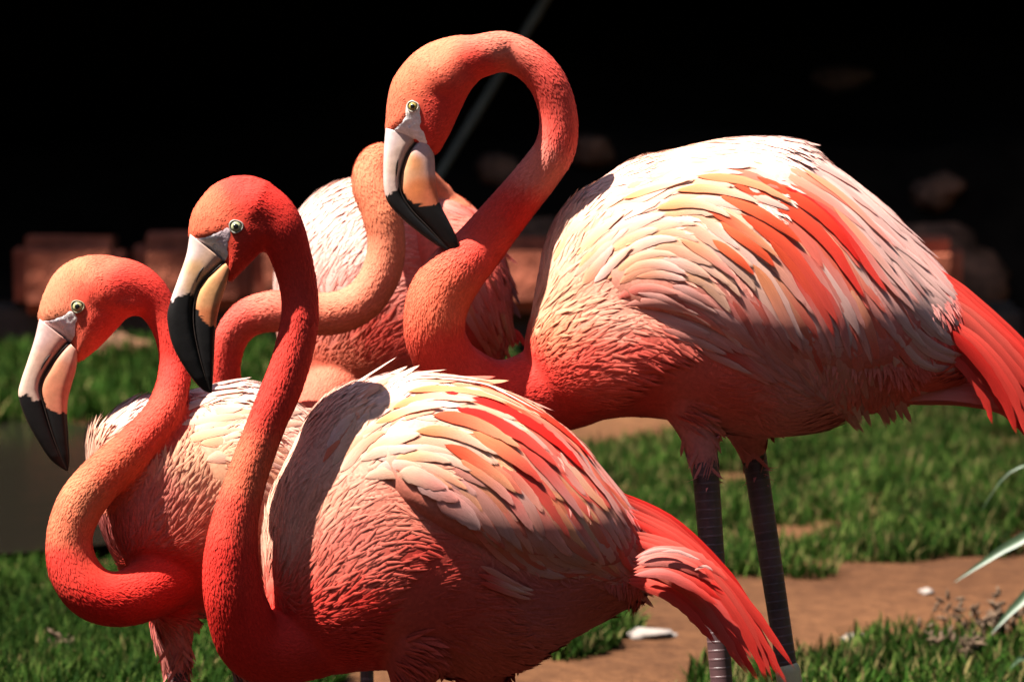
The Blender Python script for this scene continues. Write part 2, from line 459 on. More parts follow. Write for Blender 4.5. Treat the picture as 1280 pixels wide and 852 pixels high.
def box_mesh(name, sx, sy, sz, bev=0.006, jitter=0.0, r=None):
    bm = bmesh.new(); bmesh.ops.create_cube(bm, size=1.0)
    for v in bm.verts:
        v.co = Vector((v.co.x * sx, v.co.y * sy, v.co.z * sz))
        if jitter and r is not None: v.co += Vector(r.normal(0, jitter, 3))
    bmesh.ops.bevel(bm, geom=list(bm.edges), offset=bev, segments=2, affect='EDGES')
    me = bpy.data.meshes.new(name); bm.to_mesh(me); bm.free(); return me
def make_shade_shelter():
    root = empty("shade_shelter", (0, 15.6, 0))
    tag(root, "added black shelter with plank back wall, standing in for tree shade behind the clay block wall", "shelter")
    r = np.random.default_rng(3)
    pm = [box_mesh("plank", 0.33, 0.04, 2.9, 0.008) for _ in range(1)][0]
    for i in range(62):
        o = link("plank", pm, M_SHADE_TIMBER, root); o.location = (-9.15 + i * 0.3, (0.05 if i % 2 else 0.088) + 0.003 * r.uniform(-1, 1), 1.44)
    shade_roof = box_mesh("shade_roof", 19.2, 3.4, 0.10, 0.02)
    o = link("shade_roof", shade_roof, M_SHADE_TIMBER, root); o.location = (0, -1.35, 2.95)
    fas = box_mesh("shade_fascia", 19.2, 0.05, 1.35, 0.01)  # added lip that keeps sky light out of the background
    o = link("shade_fascia", fas, M_SHADE_TIMBER, root); o.location = (0, -3.08, 2.23)
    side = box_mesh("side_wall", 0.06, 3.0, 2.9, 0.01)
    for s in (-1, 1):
        o = link("side_wall", side, M_SHADE_TIMBER, root); o.location = (s * 9.35, -1.45, 1.44)
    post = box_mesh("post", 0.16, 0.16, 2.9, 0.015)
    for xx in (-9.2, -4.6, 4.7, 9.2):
        o = link("post", post, M_SHADE_TIMBER, root); o.location = (xx, -2.95, 1.46)
make_shade_shelter()
def make_sky_screen():
    # added unseen hedge behind and beside the viewer, blocks sky light
    pts = [(-8.5, 11.5), (-8.5, 4.0), (-8.0, -1.5), (-5.0, -4.0), (0, -4.4), (5.0, -4.0), (8.0, -1.5), (8.5, 4.0), (8.5, 11.5)]
    k = crom(np.array(pts, float), 260); T = norm(np.gradient(k, axis=0)); Nn = np.stack([-T[:, 1], T[:, 0]], 1)
    prof = [(-.7, -.1), (-.85, 1.5), (-.8, 4.0), (-.7, 6.2), (-.3, 6.9), (.3, 6.9), (.7, 6.2), (.8, 4.0), (.85, 1.5), (.7, -.1)]
    V = []
    for i in range(260):
        for o_, z in prof:
            f = 0.35 * mnoise.fractal((k[i, 0] * 1.1, k[i, 1] * 1.1, z * 1.1 + (3 if o_ > 0 else 0)), .8, 2.0, 4)
            V.append([k[i, 0] + Nn[i, 0] * (o_ + f * np.sign(o_)), k[i, 1] + Nn[i, 1] * (o_ + f * np.sign(o_)), z + (f if z > 5 else 0)])
    m = plain_mat("sky_screen_foliage", (0.030, 0.055, 0.014), 0.9, 14, 0.6, 0.9, 0.05, (0.008, 0.016, 0.004), 0.05)
    o = link("sky_screen", mesh_np("sky_screen", np.array(V), grid_faces(260, len(prof))), m)
    tag(o, "unseen dark green hedge enclosing the lawn on three sides", "sky_screen")
make_sky_screen()
def make_block_wall():
    r = np.random.default_rng(5)
    Y = 12.75
    root = empty("block_wall", (0, Y, 0))
    tag(root, "low wall of red clay blocks on dark stones behind the grass", "wall")
    variants = [box_mesh("clay_block", 0.30, 0.18, 0.20, 0.035, 0.007, r) for _ in range(5)]
    dark = [box_mesh("base_stone", 0.40, 0.12, 0.13, 0.02, 0.008, r) for _ in range(4)]
    for i in range(-4, 4):
        o = link("clay_block", variants[i % 5], M_CLAY, root)
        o.location = (i * 0.318 + 0.10, r.uniform(-.025, .025), 0.212 + r.uniform(-.004, .004))
        o.rotation_euler = (r.uniform(-.05, .05), r.uniform(-.012, .012), r.uniform(-.07, .07))
    for i in range(-3, 4):
        o = link("base_stone", dark[i % 4], M_DSTONE, root)
        o.location = (i * 0.405 - 0.06, 0.05 + r.uniform(-.01, .01), 0.06)
make_block_wall()
def rock_mesh(name, s, seed, sub=3):
    bm = bmesh.new(); bmesh.ops.create_icosphere(bm, subdivisions=sub, radius=1.0)
    for v in bm.verts:
        n = 1 + 0.42 * mnoise.fractal(v.co * 1.1 + Vector((seed * 3.7, seed, 0)), 0.9, 2.0, 4)
        v.co = Vector((v.co.x * s[0] * n, v.co.y * s[1] * n, v.co.z * s[2] * n))
    for f in bm.faces: f.smooth = True
    me = bpy.data.meshes.new(name); bm.to_mesh(me); bm.free(); return me
def rock(px, py, s, seed, mat, label, cat, grp=None, Y=None, z=None):
    g = ground_at(px, py)
    if Y is not None:
        a = at(px, py, 1.0) - CAM; g = CAM + a * (Y / a[1])
    o = link("rock" if cat == "rock" else "stone", rock_mesh("rock", s, seed), mat)
    o.location = (g[0], g[1], (g[2] + s[2] * 0.35) if z is None else z)
    tag(o, label, cat, grp); return o
rock(150, 453, (0.10, 0.07, 0.05), 1, M_ROCK, "brown rock at the foot of the red block wall beyond the pond", "rock")
rock(814, 798, (0.045, 0.04, 0.014), 3, M_PALE, "flat whitish stone lying on the clay path", "stone")
rock(1068, 800, (0.022, 0.018, 0.010), 4, M_PALE, "small pale pebble on the clay path", "stone")
rock(1158, 742, (0.016, 0.014, 0.008), 5, M_PALE, "tiny whitish pebble at the grass edge of the clay path", "stone")
# heap of rocks inside the added shelter, above and behind the wall
def heap():
    root = [(738, 190, 13.4, .055, "rounded brown rock on the shaded heap beside the leaning cane"),
            (622, 215, 13.5, .06, "wide grey-brown rock on the heap behind the tall bird's neck loop"),
            (668, 330, 13.2, .15, "large reddish rock low on the heap behind the tall bird's chest"),
            (1168, 240, 13.4, .06, "grey-brown rock on top of the heap behind the tall bird's rump"),
            (1172, 345, 13.3, .17, "large reddish boulder on the heap behind the tall bird's tail"),
            (1050, 100, 14.6, .05, "long pale rock on the ledge at the back of the added shelter")]
    for i, (px, py, Y, s, lab) in enumerate(root):
        a = at(px, py, 1.0) - CAM; g = CAM + a * (Y / a[1])
        o = link("rock", rock_mesh("rock", (s * (1.6 if i == 5 else 1.15), s * .9, s * .85), 10 + i), M_ROCK)
        o.location = g; tag(o, lab, "rock", "rocks in the shelter")
        # a supporting earth mound below carries them
heap()
def mound():
    X, Y = np.meshgrid(np.linspace(-9, 9, 120), np.linspace(12.9, 15.5, 40))
    t = smooth(12.9, 13.5, Y); t2 = smooth(13.9, 14.9, Y)
    nz = np.array([[mnoise.fractal((x * .9, y * .9, 4.0), 0.9, 2.0, 4) for x, y in zip(rx, ry)] for rx, ry in zip(X, Y)])
    Z = -0.05 + 0.40 * t * smooth(-1.5, 0.4, X) + 0.16 * t + 0.28 * t2 + 0.10 * nz * t
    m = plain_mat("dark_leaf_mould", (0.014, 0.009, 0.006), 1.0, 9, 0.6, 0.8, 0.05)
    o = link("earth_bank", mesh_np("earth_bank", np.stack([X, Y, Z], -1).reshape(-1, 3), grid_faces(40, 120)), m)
    tag(o, kind="structure"); return X, Y, Z
MX, MY, MZ = mound()
for o in list(col.objects):                      # seat the heap's rocks on the bank
    if o.get("group") == "rocks in the shelter":
        i = np.argmin((MX - o.location.x) ** 2 + (MY - o.location.y) ** 2)
        ray = np.array(o.location) - CAM
        best = None
        for k in np.linspace(12.95, 15.4, 200):
            p = CAM + ray * (k - CAM[1]) / ray[1]
            j = np.argmin((MX - p[0]) ** 2 + (MY - p[1]) ** 2)
            if p[2] - 0.35 * o.dimensions.z <= MZ.ravel()[j] + 0.01: best = p; break
        if best is not None: o.location = best
def canes():
    spec = [((690, -14), (545, 225), 0.012, 12.95, "thick grey cane leaning in the dark behind the tall bird's head")]
    for (a, b, r, Y, lab) in spec:
        def pt(p, yy):
            v = at(p[0], p[1], 1.0) - CAM; return CAM + v * (yy / v[1])
        A = pt(a, Y + 0.25); B = pt(b, Y)
        d = (B - A); d /= np.linalg.norm(d)
        E = B.copy()
        while E[2] > 0.12 and E[1] > 12.4: E = E + d * 0.02
        A2 = A - d * 0.9
        n = 60; P = A2 + (E - A2) * np.linspace(0, 1, n)[:, None]
        rr = np.full(n, r); rr[::10] *= 1.22
        V, F = tube(P, rr, 12)
        o = link("cane", mesh_np("cane", V, F), M_CANE)
        tag(o, lab, "cane")
canes()


# ------------------------------------------------------------------ flamingos
def remeshed(V, F, voxel=0.0036, it=7):
    me = mesh_np("tmp", V, F)
    o = bpy.data.objects.new("tmp", me); col.objects.link(o)
    m = o.modifiers.new("r", 'REMESH'); m.mode = 'VOXEL'; m.voxel_size = voxel; m.use_smooth_shade = True
    s = o.modifiers.new("s", 'SMOOTH'); s.factor = 0.5; s.iterations = it
    dg = bpy.context.evaluated_depsgraph_get()
    e = o.evaluated_get(dg); res = bpy.data.meshes.new_from_object(e)
    bpy.data.objects.remove(o); bpy.data.meshes.remove(me)
    n = len(res.vertices); co = np.zeros(n * 3, np.float32); res.vertices.foreach_get("co", co)
    res.calc_loop_triangles()
    t = np.zeros(len(res.loop_triangles) * 3, np.int32); res.loop_triangles.foreach_get("vertices", t)
    nn = np.zeros(n * 3, np.float32); res.vertices.foreach_get("normal", nn)
    return res, co.reshape(-1, 3).astype(float), t.reshape(-1, 3), nn.reshape(-1, 3).astype(float)
def bvh_of(V, F):
    polys = []
    for f in (F if isinstance(F, list) else [F]): polys += [list(map(int, q)) for q in f if len(q) <= 4]
    return BVHTree.FromPolygons([tuple(v) for v in V], polys)
def cast(bvhs, px, py):
    """nearest hit of the ray through a photo pixel on any of the surfaces"""
    d = norm(at(px, py, 1.0) - CAM); best = None
    for b in bvhs:
        h = b.ray_cast(Vector(CAM), Vector(d))
        if h[0] is not None and (best is None or h[3] < best[2]):
            n = np.array(h[1]);
            if n @ d > 0: n = -n
            best = (np.array(h[0]), n, h[3])
    return best
def pad(outline, c, h, bvhs, n=64, rings=12, power=4.0, sink=0.004, maxd=99.0):
    """a raised patch that follows the surface below it (a folded wing, a bare face)"""
    O = crom(outline, n, True); c = np.array(c, float)
    rows = []; ok = []
    for t in np.linspace(0.02, 1.0, rings):
        hh = (h + sink) * (1 - t ** power) ** 0.5 - sink
        row = []
        for q in c + (O - c) * t:
            s = 1.0; hit = cast(bvhs, *q)
            while (hit is None or to_px(hit[0])[2] > maxd) and s > 0.1:
                s -= 0.02; hit = cast(bvhs, *(c + (q - c) * s))
            row.append(hit[0] + hit[1] * hh if hit else at(q[0], q[1], 6.3))
        rows.append(row)
    V = np.array(rows).reshape(-1, 3)
    F = grid_faces(rings, n, True)
    return V, [F, np.array([list(range(n))])]
def feather_geo(P, Nn, width, cb, ct, lift, r, cols=5, point=0.8, frayed=0.12, camber=0.06):
    """one vaned feather along world points P on a surface with normals Nn"""
    n = len(P); u = np.linspace(0, 1, n)
    T = norm(np.gradient(P, axis=0)); S = norm(np.cross(T, Nn)); Nn = np.cross(S, T)
    prof = np.clip(u / 0.22, 0, 1) ** 0.6 * (1 - np.clip((u - (1 - point)) / point, 0, 1) ** 2.6) ** 0.75
    prof = np.maximum(prof, 0.02)
    C = P + Nn * (lift[0] + (lift[1] - lift[0]) * u)[:, None]
    v = np.linspace(-1, 1, cols)
    V = np.zeros((n, cols, 3)); K = np.zeros((n, cols, 3)); W2 = np.zeros((n, cols, 2))
    je = 1 + r.normal(0, frayed, (n, 2)) * smooth(0.3, 0.9, u)[:, None]
    for j, vv in enumerate(v):
        e = je[:, 0] if vv < 0 else je[:, 1]
        off = width * 0.5 * vv * prof * (e if abs(vv) > 0.9 else 1)
        V[:, j] = C + S * off[:, None] - Nn * (camber * width * vv * vv * prof)[:, None]
        k = smooth(0.1, 0.95, u)[:, None]
        edge = 1 + 0.10 * (abs(vv) - 0.4)
        K[:, j] = (np.array(cb) * (1 - k) + np.array(ct) * k) * edge
        W2[:, j, 0] = u; W2[:, j, 1] = 0.5 + 0.5 * vv
    NS = norm(Nn[:, None, :] + 0.30 * v[None, :, None] * S[:, None, :])
    global LASTN
    LASTN = NS.reshape(-1, 3)
    return V.reshape(-1, 3), grid_faces(n, cols), np.clip(K, 0, 0.95).reshape(-1, 3), W2.reshape(-1, 2)
def cards(P, Nn, D, L, W, lift, C, r, blend=0.90, curv=0.0):
    """many small contour feathers as one mesh"""
    n = len(P)
    D = norm(D - (D * Nn).sum(1, keepdims=True) * Nn); S = np.cross(D, Nn)
    ang = r.normal(0, 0.22, n)[:, None]
    D, S = D * np.cos(ang) + S * np.sin(ang), S * np.cos(ang) - D * np.sin(ang)
    lift = lift[:, None]; L = L[:, None]; W = W[:, None]
    pts = [P - Nn * 0.0015,
           P + D * L * .38 - S * W * .5 + Nn * lift * .30, P + D * L * .38 + S * W * .5 + Nn * lift * .30,
           P + D * L * .76 - S * W * .36 + Nn * lift * .75, P + D * L * .76 + S * W * .36 + Nn * lift * .75,
           P + D * L + Nn * lift]
    V = np.stack(pts, 1)
    uu = np.array([0, .38, .38, .76, .76, 1.0])[None, :, None]
    V = V - Nn[:, None] * (np.reshape(curv, (-1, 1, 1)) * (uu * L[:, None]) ** 2)
    o = (np.arange(n) * 6)[:, None]
    T = np.concatenate([o + np.array([[0, 2, 1]]), o + np.array([[3, 4, 5]])])
    Q = o + np.array([[1, 2, 4, 3]])
    fn = norm(Nn - D * (lift / L) * 2.2)
    nv = norm(blend * Nn + (1 - blend) * fn)
    NV = np.repeat(nv[:, None], 6, 1)
    NV[:, [1, 3]] -= 0.25 * S[:, None]; NV[:, [2, 4]] += 0.25 * S[:, None]
    NV = norm(NV)
    k = np.array([0.92, 0.97, 0.97, 1.04, 1.04, 1.10])[None, :, None]
    CC = np.clip(np.repeat(C[:, None], 6, 1) * k, 0, 0.92)
    uv = np.tile(np.array([[0, .5], [.4, 0], [.4, 1], [.75, 0], [.75, 1], [1, .5]]), (n, 1))
    return V.reshape(-1, 3), [T, Q], CC.reshape(-1, 3), NV.reshape(-1, 3), uv
def fl_(V, F, Nn):
    f = F[len(F) // 2]
    return np.dot(np.cross(V[f[1]] - V[f[0]], V[f[2]] - V[f[0]]), Nn[f[0]]) < 0
def loft_bill(A, B, wd, dfun, n=60, seg=28, ex=3.2):
    A = crom(A, n); B = crom(B, n)
    c = (A + B) / 2; h = (A - B) / 2
    w = np.interp(np.linspace(0, 1, n), np.linspace(0, 1, len(wd)), wd)
    a = np.linspace(0, 2 * math.pi, seg, endpoint=False)
    ca = np.sign(np.cos(a)) * np.abs(np.cos(a)) ** (2 / ex); sa = np.sign(np.sin(a)) * np.abs(np.sin(a)) ** (2 / ex)
    q = c[:, None, :] + h[:, None, :] * ca[None, :, None]
    dd = dfun(q[..., 0], q[..., 1]) + w[:, None] * sa[None, :]
    V = at(q[..., 0], q[..., 1], dd).reshape(-1, 3)
    caps = [np.array([list(range(seg))[::-1]]), np.array([[(n - 1) * seg + i for i in range(seg)]])]
    return V, [grid_faces(n, seg, True)] + caps
def leg_mesh(P, r, seg=20):
    V, F = tube(P, r, seg)
    n = len(V) // seg
    uv = np.zeros((len(V), 2)); s = np.repeat(np.linspace(0, 1, n), seg)
    Ln = np.linalg.norm(np.diff(P, axis=0), axis=1).sum()
    uv[:, 0] = np.tile(np.abs(np.linspace(-1, 1, seg)), n) * 0.9
    uv[:, 1] = s * Ln / 0.013 * 0.25
    return V, F, uv
def foot_geo(p, yaw, s=1.0):
    parts = []
    def toe(a, L, r0):
        d = np.array([math.sin(a + yaw), -math.cos(a + yaw), 0])
        P = np.stack([p + np.array([0, 0, .012]) + d * t * L + np.array([0, 0, -.006 * t]) for t in np.linspace(0, 1, 8)])
        parts.append(tube(P, np.linspace(r0, r0 * .55, 8), 10)); return P
    T = [toe(a, L, .007 * s) for a, L in ((-.55, .075), (0, .088), (.55, .075))]
    toe(math.pi, .022, .005)
    for a, b in ((0, 1), (1, 2)):
        W = []
        for t in np.linspace(0.05, .92, 7):
            A = T[a][0] + (T[a][-1] - T[a][0]) * t; B = T[b][0] + (T[b][-1] - T[b][0]) * t
            for k in (0, .5, 1):
                q = A + (B - A) * k; q = q - np.array([math.sin(yaw), -math.cos(yaw), 0]) * 0; q[2] += 0.0
                W.append(q)
        W = np.array(W); top = W + [0, 0, .002]; bot = W - [0, 0, .002]
        f = grid_faces(7, 3)
        parts.append((np.concatenate([top, bot]), [f, f + len(W)]))
    return join(parts)

def sat(c, pinker=0.40):
    c = np.array(c, float); r_ = np.maximum(c[..., :1], 1e-4)
    g = np.clip(c[..., 1:2] / r_, 0, 1); b = np.clip(c[..., 2:3] / r_, 0, 1)
    g2 = g * (0.92 - 0.28 * g) * (0.45 + 0.55 * smooth(0.08, 0.42, g)); b2 = np.maximum(b * (0.92 - 0.36 * b), pinker * g2); b2 = np.where(g < 0.3, np.minimum(b2, 0.72 * g2), b2)
    return np.concatenate([r_ * 0.76 * (1 - .14 * g), r_ * 0.76 * (1 - .14 * g) * g2, r_ * 0.76 * (1 - .14 * g) * b2], -1)
def build_bird(S):
    r = np.random.default_rng(S["seed"])
    d0, cx, sx = S["d0"], S["centre"][0], S.get("shear", 0.0)
    dfun = lambda px, py: d0 + sx * (np.asarray(px, float) - cx) * 1e-3
    hd = S["neck"][0][3]
    hfun = lambda px, py: hd + 0 * np.asarray(px, float)
    base = S["base"]                       # pixel of the point between the feet, its depth
    b0 = at(base[0], base[1], d0); b0[2] = float(gz(b0[0], b0[1]))
    root = empty("flamingo", b0)
    tag(root, S["label"], "flamingo", "flamingos standing together")
    rel = lambda V: V - b0
    # ---- one continuous body
    bodyV, bodyF = star(S["outline"], S["centre"], S["W"], dfun)
    nk = crom(np.array(S["neck"], float), 150)
    nP = at(nk[:, 0], nk[:, 1], nk[:, 3]); nR = nk[:, 2] * 1e-3 * nk[:, 3] / 6.0
    parts = [(bodyV, bodyF), tube(nP, nR, 32)]
    if "head" in S:
        parts.append(star(S["head"], S["head_c"], S["head_W"], hfun, 90, 18, 2.4))
    for (pts, dd) in S["thighs"]:
        k = crom(np.array(pts, float), 16)
        parts.append(tube(at(k[:, 0], k[:, 1], dd), k[:, 2] * 1e-3 * dd / 6.0, 24))
    V, F = join(parts)
    me, co, tri, nrm = remeshed(V, F)
    # ---- colour of the plumage at any point
    sP, sR = nP, nR
    if "head" in S:
        hc = at(*S["head_c"], hd)[None]; sP = np.concatenate([nP, hc]); sR = np.concatenate([nR, [S["head_r"] * 1e-3]])
    def info(P):
        px, py, d = to_px(P)
        gap = np.full(len(P), 9.0); idx = np.zeros(len(P), int)
        for a in range(0, len(P), 20000):
            D = np.linalg.norm(P[a:a + 20000, None] - sP[None], axis=2) - sR[None]
            idx[a:a + 20000] = D.argmin(1); gap[a:a + 20000] = D.min(1)
        w = 1 - smooth(0.006, 0.030, gap)
        if "culmen" in S: w = np.where((np.hypot(px - S["head_c"][0], py - S["head_c"][1]) < S["head_r"] * 2.0) & (np.abs(d - hd) < 0.07), 1.0, w)
        return px, py, d, w, np.minimum(idx, len(nP) - 1)
    bc = np.array([c[:2] for c in S["body_col"]]); bv = sat(np.array([c[2] for c in S["body_col"]]), 0.50)
    nc = np.array([c[:2] for c in S["neck_col"]]); nv = sat(np.array([c[2] for c in S["neck_col"]]), 0.50) * (1.0, .82, .82)  # paler neck points paint in sunlit edges along with pale feather tips
    def colour(px, py, w):
        return idw(px, py, bc, bv) * (1 - w[:, None]) + idw(px, py, nc, nv, 12) * w[:, None]
    px, py, d, w, idx = info(co)
    C = colour(px, py, w) * 0.9
    ca = me.color_attributes.new("tint", 'FLOAT_COLOR', 'POINT')
    c4 = np.ones((len(co), 4), np.float32); c4[:, :3] = C; ca.data.foreach_set("color", c4.ravel())
    me.vertices.foreach_set("co", rel(co).astype(np.float32).ravel()); me.update()
    me.materials.clear()
    link("body", me, M_BODY, root)
    # ---- small contour feathers over the whole body
    A = co[tri[:, 0]]; B = co[tri[:, 1]]; D_ = co[tri[:, 2]]
    area = 0.5 * np.linalg.norm(np.cross(B - A, D_ - A), axis=1)
    tc = (A + B + D_) / 3
    tpx, tpy, td, tw, tidx = info(tc)
    dens = area * (1 + 2.6 * tw)
    n = S.get("cards", 15000)
    pick = r.choice(len(tri), n, p=dens / dens.sum())
    b1 = r.uniform(0, 1, (n, 2)); fl = b1.sum(1) > 1; b1[fl] = 1 - b1[fl]
    P = A[pick] * (1 - b1.sum(1))[:, None] + B[pick] * b1[:, :1] + D_[pick] * b1[:, 1:]
    Nn = norm(nrm[tri[pick, 0]] + nrm[tri[pick, 1]] + nrm[tri[pick, 2]])
    px, py, d, w, idx = info(P)
    headness = (np.hypot(px - S["head_c"][0], py - S["head_c"][1]) < S["head_r"] * 2.0) & (np.abs(d - hd) < 0.07) if "head" in S else np.zeros(n, bool)
    if "culmen" in S: w = np.where(headness, 1.0, w)
    fc = np.array([c[:2] for c in S["flow"]]); fv = norm(np.array([c[2] for c in S["flow"]]))
    f2 = norm(idw(px, py, fc, fv, 25))
    Db = f2[:, :1] * RV - f2[:, 1:] * UV_ + 0.0 * FV
    nT = norm(np.gradient(nP, axis=0))
    Dn = nT[idx]
    wN = w[:, None]
    Dm = norm(Db * (1 - wN) + Dn * wN)
    keep = np.ones(n, bool)
    if "face" in S:
        keep &= ~(inpoly(px, py, S["face"]) & (np.abs(d - hd) < 0.06))
        keep &= ~(np.hypot(px - S["eye"][0], py - S["eye"][1]) < S["eye"][2] + 5)
    sz = r.uniform(0.7, 1.3, n)
    L = (0.038 * (1 - w) + 0.0085 * w) * sz; L[headness] *= 0.6
    Wd = (0.0052 * (1 - w) + 0.0024 * w) * sz; Wd[headness] *= 0.75
    lf = (0.0013 * (1 - w) + 0.00045 * w) * r.uniform(0.4, 1.6, n); lf[headness] *= 0.6
    Cc = colour(px, py, w) * (1 + r.uniform(-0.16, 0.10, (n, 1)) * (1 - 0.45 * w[:, None]))
    cl = np.array([mnoise.noise((a * 0.03, b * 0.03, S["seed"])) for a, b in zip(px, py)])
    Cc *= (1 + 0.14 * cl)[:, None]
    k = keep
    Vc, Fc, CC, NV, uv = cards(P[k], Nn[k], Dm[k], L[k], Wd[k], lf[k], Cc[k], r, curv=(1 - w[k]) * 2.6)
    o = link("plumage", mesh_np("plumage", rel(Vc), Fc, True, CC, uv, NV), M_PLUM, root)
    o["kind"] = "stuff"
    # ---- folded wing with its feathers
    bb = bvh_of(bodyV, bodyF)
    def flow_at(x, y):
        return norm(idw(np.array([x]), np.array([y]), fc, fv, 25))[0]
    def path(x, y, L, bv, n=13, turn=0.0, fmax=3):
        pts, ns = [], []
        last = None; step = L / (n - 1); a = turn; free = 0
        for i in range(n):
            h = cast(bv, x, y)
            if h is None or (last is not None and h[2] - last > 0.05):
                if len(pts) < 4: return None
                free += 1
                if free > fmax: break
                pts.append(pts[-1] + (pts[-1] - pts[-2]) * 0.98); ns.append(ns[-1])
            else:
                pts.append(h[0]); ns.append(h[1]); last = h[2]
            v = flow_at(x, y)
            v = np.array([v[0] * math.cos(a) - v[1] * math.sin(a), v[0] * math.sin(a) + v[1] * math.cos(a)])
            x += v[0] * step; y += v[1] * step
        P = np.array(pts); ns = norm(np.array(ns))
        for _ in range(5):
            P[1:-1] = .5 * P[1:-1] + .25 * (P[:-2] + P[2:]); ns[1:-1] = norm(ns[:-2] + ns[1:-1] + ns[2:])
            ns[0] = ns[1]; ns[-1] = ns[-2]
        ns[1:-1] = norm(ns[:-2] + ns[1:-1] + ns[2:])
        return P, ns
    mirror = []                                       # geometry of the far wing
    def reflect(Vw):
        x, y, dd = to_px(Vw); m = dfun(x, y)
        return at(x, y, 2 * m - dd)
    if "wing" in S:
        wV, wF = pad(S["wing"], S["wing_c"], S.get("wing_h", 0.012), [bb])
        x_, y_, _ = to_px(wV)
        wC = idw(x_, y_, bc, bv) * 0.85
        wing = link("wing", mesh_np("wing", rel(wV), wF, True, wC), M_BODY, root)
        bw = bvh_of(wV, wF)
        bvhs = [bb, bw]
        mirror.append((wV, wF, wC, None))
        wq = wF[0][: 64 * 8]; wy = to_px(wV[wq[:, 0]])[1]; wq = wq[wy < S['wing_c'][1] + 10]
        q = np.concatenate([wq[:, [0, 1, 2]], wq[:, [0, 2, 3]]])
        fn_ = np.cross(wV[q[:, 1]] - wV[q[:, 0]], wV[q[:, 2]] - wV[q[:, 0]]); ar = np.linalg.norm(fn_, axis=1) + 1e-12
        fn_ = fn_ / ar[:, None]; fn_ *= np.where((fn_ * (CAM - wV[q[:, 0]])).sum(1) < 0, -1, 1)[:, None]
        nw = S.get("wing_cards", 5000); pk = r.choice(len(q), nw, p=ar / ar.sum())
        bb1 = r.uniform(0, 1, (nw, 2)); f_ = bb1.sum(1) > 1; bb1[f_] = 1 - bb1[f_]
        Pw = wV[q[pk, 0]] * (1 - bb1.sum(1))[:, None] + wV[q[pk, 1]] * bb1[:, :1] + wV[q[pk, 2]] * bb1[:, 1:]
        xw, yw, _ = to_px(Pw); f2w = norm(idw(xw, yw, fc, fv, 25)); Dw = f2w[:, :1] * RV - f2w[:, 1:] * UV_
        szw = r.uniform(.7, 1.3, nw)
        Vc, Fc, CC, NV, uv = cards(Pw, fn_[pk], Dw, .036 * szw, .0055 * szw, .0008 * szw, idw(xw, yw, bc, bv) * r.uniform(.82, 1.12, (nw, 1)), r, 0.85, 2.4)
        o = link("down", mesh_np("down", rel(Vc), Fc, True, CC, uv, NV), M_PLUM, wing); o["kind"] = "stuff"
    else:
        wing = root; bvhs = [bb]
    def put_feather(x, y, L, W, cb, ct, turn=0.0, lift=(0.002, 0.008), fr=0.12, name="feather", point=0.8, fmax=3):
        pp = path(x, y, L, bvhs, 14, turn, fmax)
        if pp is None: return
        V, F, K, uv = feather_geo(pp[0], pp[1], W * 1e-3, sat(cb), sat(ct), lift, r, point=point, frayed=fr)
        F = F[:, ::-1] if fl_(V, F, LASTN) else F
        link(name, mesh_np(name, rel(V), F, True, K, uv, LASTN), M_FEATH, wing)
        mirror.append((V, [F], K, uv))
    for z in S.get("zones", []):
        poly = np.array(z["poly"], float); lo, hi = poly.min(0), poly.max(0)
        got = []; tries = 0; sp = z.get("spacing", 14)
        while len(got) < z["n"] and tries < 6000:
            tries += 1
            q = r.uniform(lo, hi)
            if inpoly(q[:1], q[1:], poly)[0] and all(np.hypot(*(q - g)) > sp for g in got): got.append(q)
        for q in got:
            cb, ct = z["pal"][r.integers(len(z["pal"]))]
            j = r.uniform(0.88, 1.1)
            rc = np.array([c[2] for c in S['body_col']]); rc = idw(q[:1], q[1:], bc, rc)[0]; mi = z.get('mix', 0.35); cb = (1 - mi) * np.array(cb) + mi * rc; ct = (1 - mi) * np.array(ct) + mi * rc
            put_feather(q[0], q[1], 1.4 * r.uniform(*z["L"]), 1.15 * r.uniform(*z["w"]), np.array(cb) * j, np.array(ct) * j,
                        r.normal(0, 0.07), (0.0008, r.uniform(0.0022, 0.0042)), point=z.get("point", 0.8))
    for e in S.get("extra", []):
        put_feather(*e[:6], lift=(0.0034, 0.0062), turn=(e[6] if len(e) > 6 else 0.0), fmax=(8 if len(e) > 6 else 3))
    if mirror and "wing" in S:
        Vs, Qs, Ts, Ks = [], [], [], []; off = 0
        pp = []
        for (V_, F_, K_, _u) in mirror:
            pp.append((reflect(V_), F_)); Ks.append(K_)
        Vm, Fm = join(pp)
        link("wing", mesh_np("wing_far_side", rel(Vm), Fm, True, np.concatenate(Ks)), M_FEATH, root)
    # ---- tail
    for i, (pts, W, cb, ct, dz) in enumerate(S.get("tail", [])):
        m = 3 if W > 16 else 1
        for q in range(m):
            k = crom(np.array(pts, float), 20)
            tn = np.gradient(k, axis=0); tn = np.stack([-tn[:, 1], tn[:, 0]], 1); tn /= np.linalg.norm(tn, axis=1)[:, None]
            off = (q - (m - 1) / 2) * W * 0.30 + r.normal(0, 1.0)
            uu = np.linspace(0, 1, 20)[:, None]
            k = k + tn * off * (0.5 + 0.8 * uu) + tn * r.normal(0, 3.0) * uu ** 2
            k = k[: 20 - int(r.integers(0, 3))]
            nk_ = len(k)
            P = at(k[:, 0], k[:, 1], dfun(k[:, 0], k[:, 1]) + dz - 0.004 * q)
            nn = np.tile(norm(-FV + 0.25 * UV_), (nk_, 1))
            j1 = r.uniform(0.7, 1.15); pk = r.uniform(0, 0.35)
            c1 = (np.array(cb) * (1 - pk) + np.array(PINK) * pk) * j1; c2 = np.array(ct) * (1 - pk * .6) * r.uniform(.85, 1.1) + np.array(PINK) * pk * .6
            V, F, K, uv = feather_geo(P, nn, W * (0.52 if m > 1 else 1.0) * 1e-3, sat(c1, .6), sat(c2, .6), (0, 0), r, frayed=0.16, point=0.6, camber=0.10)
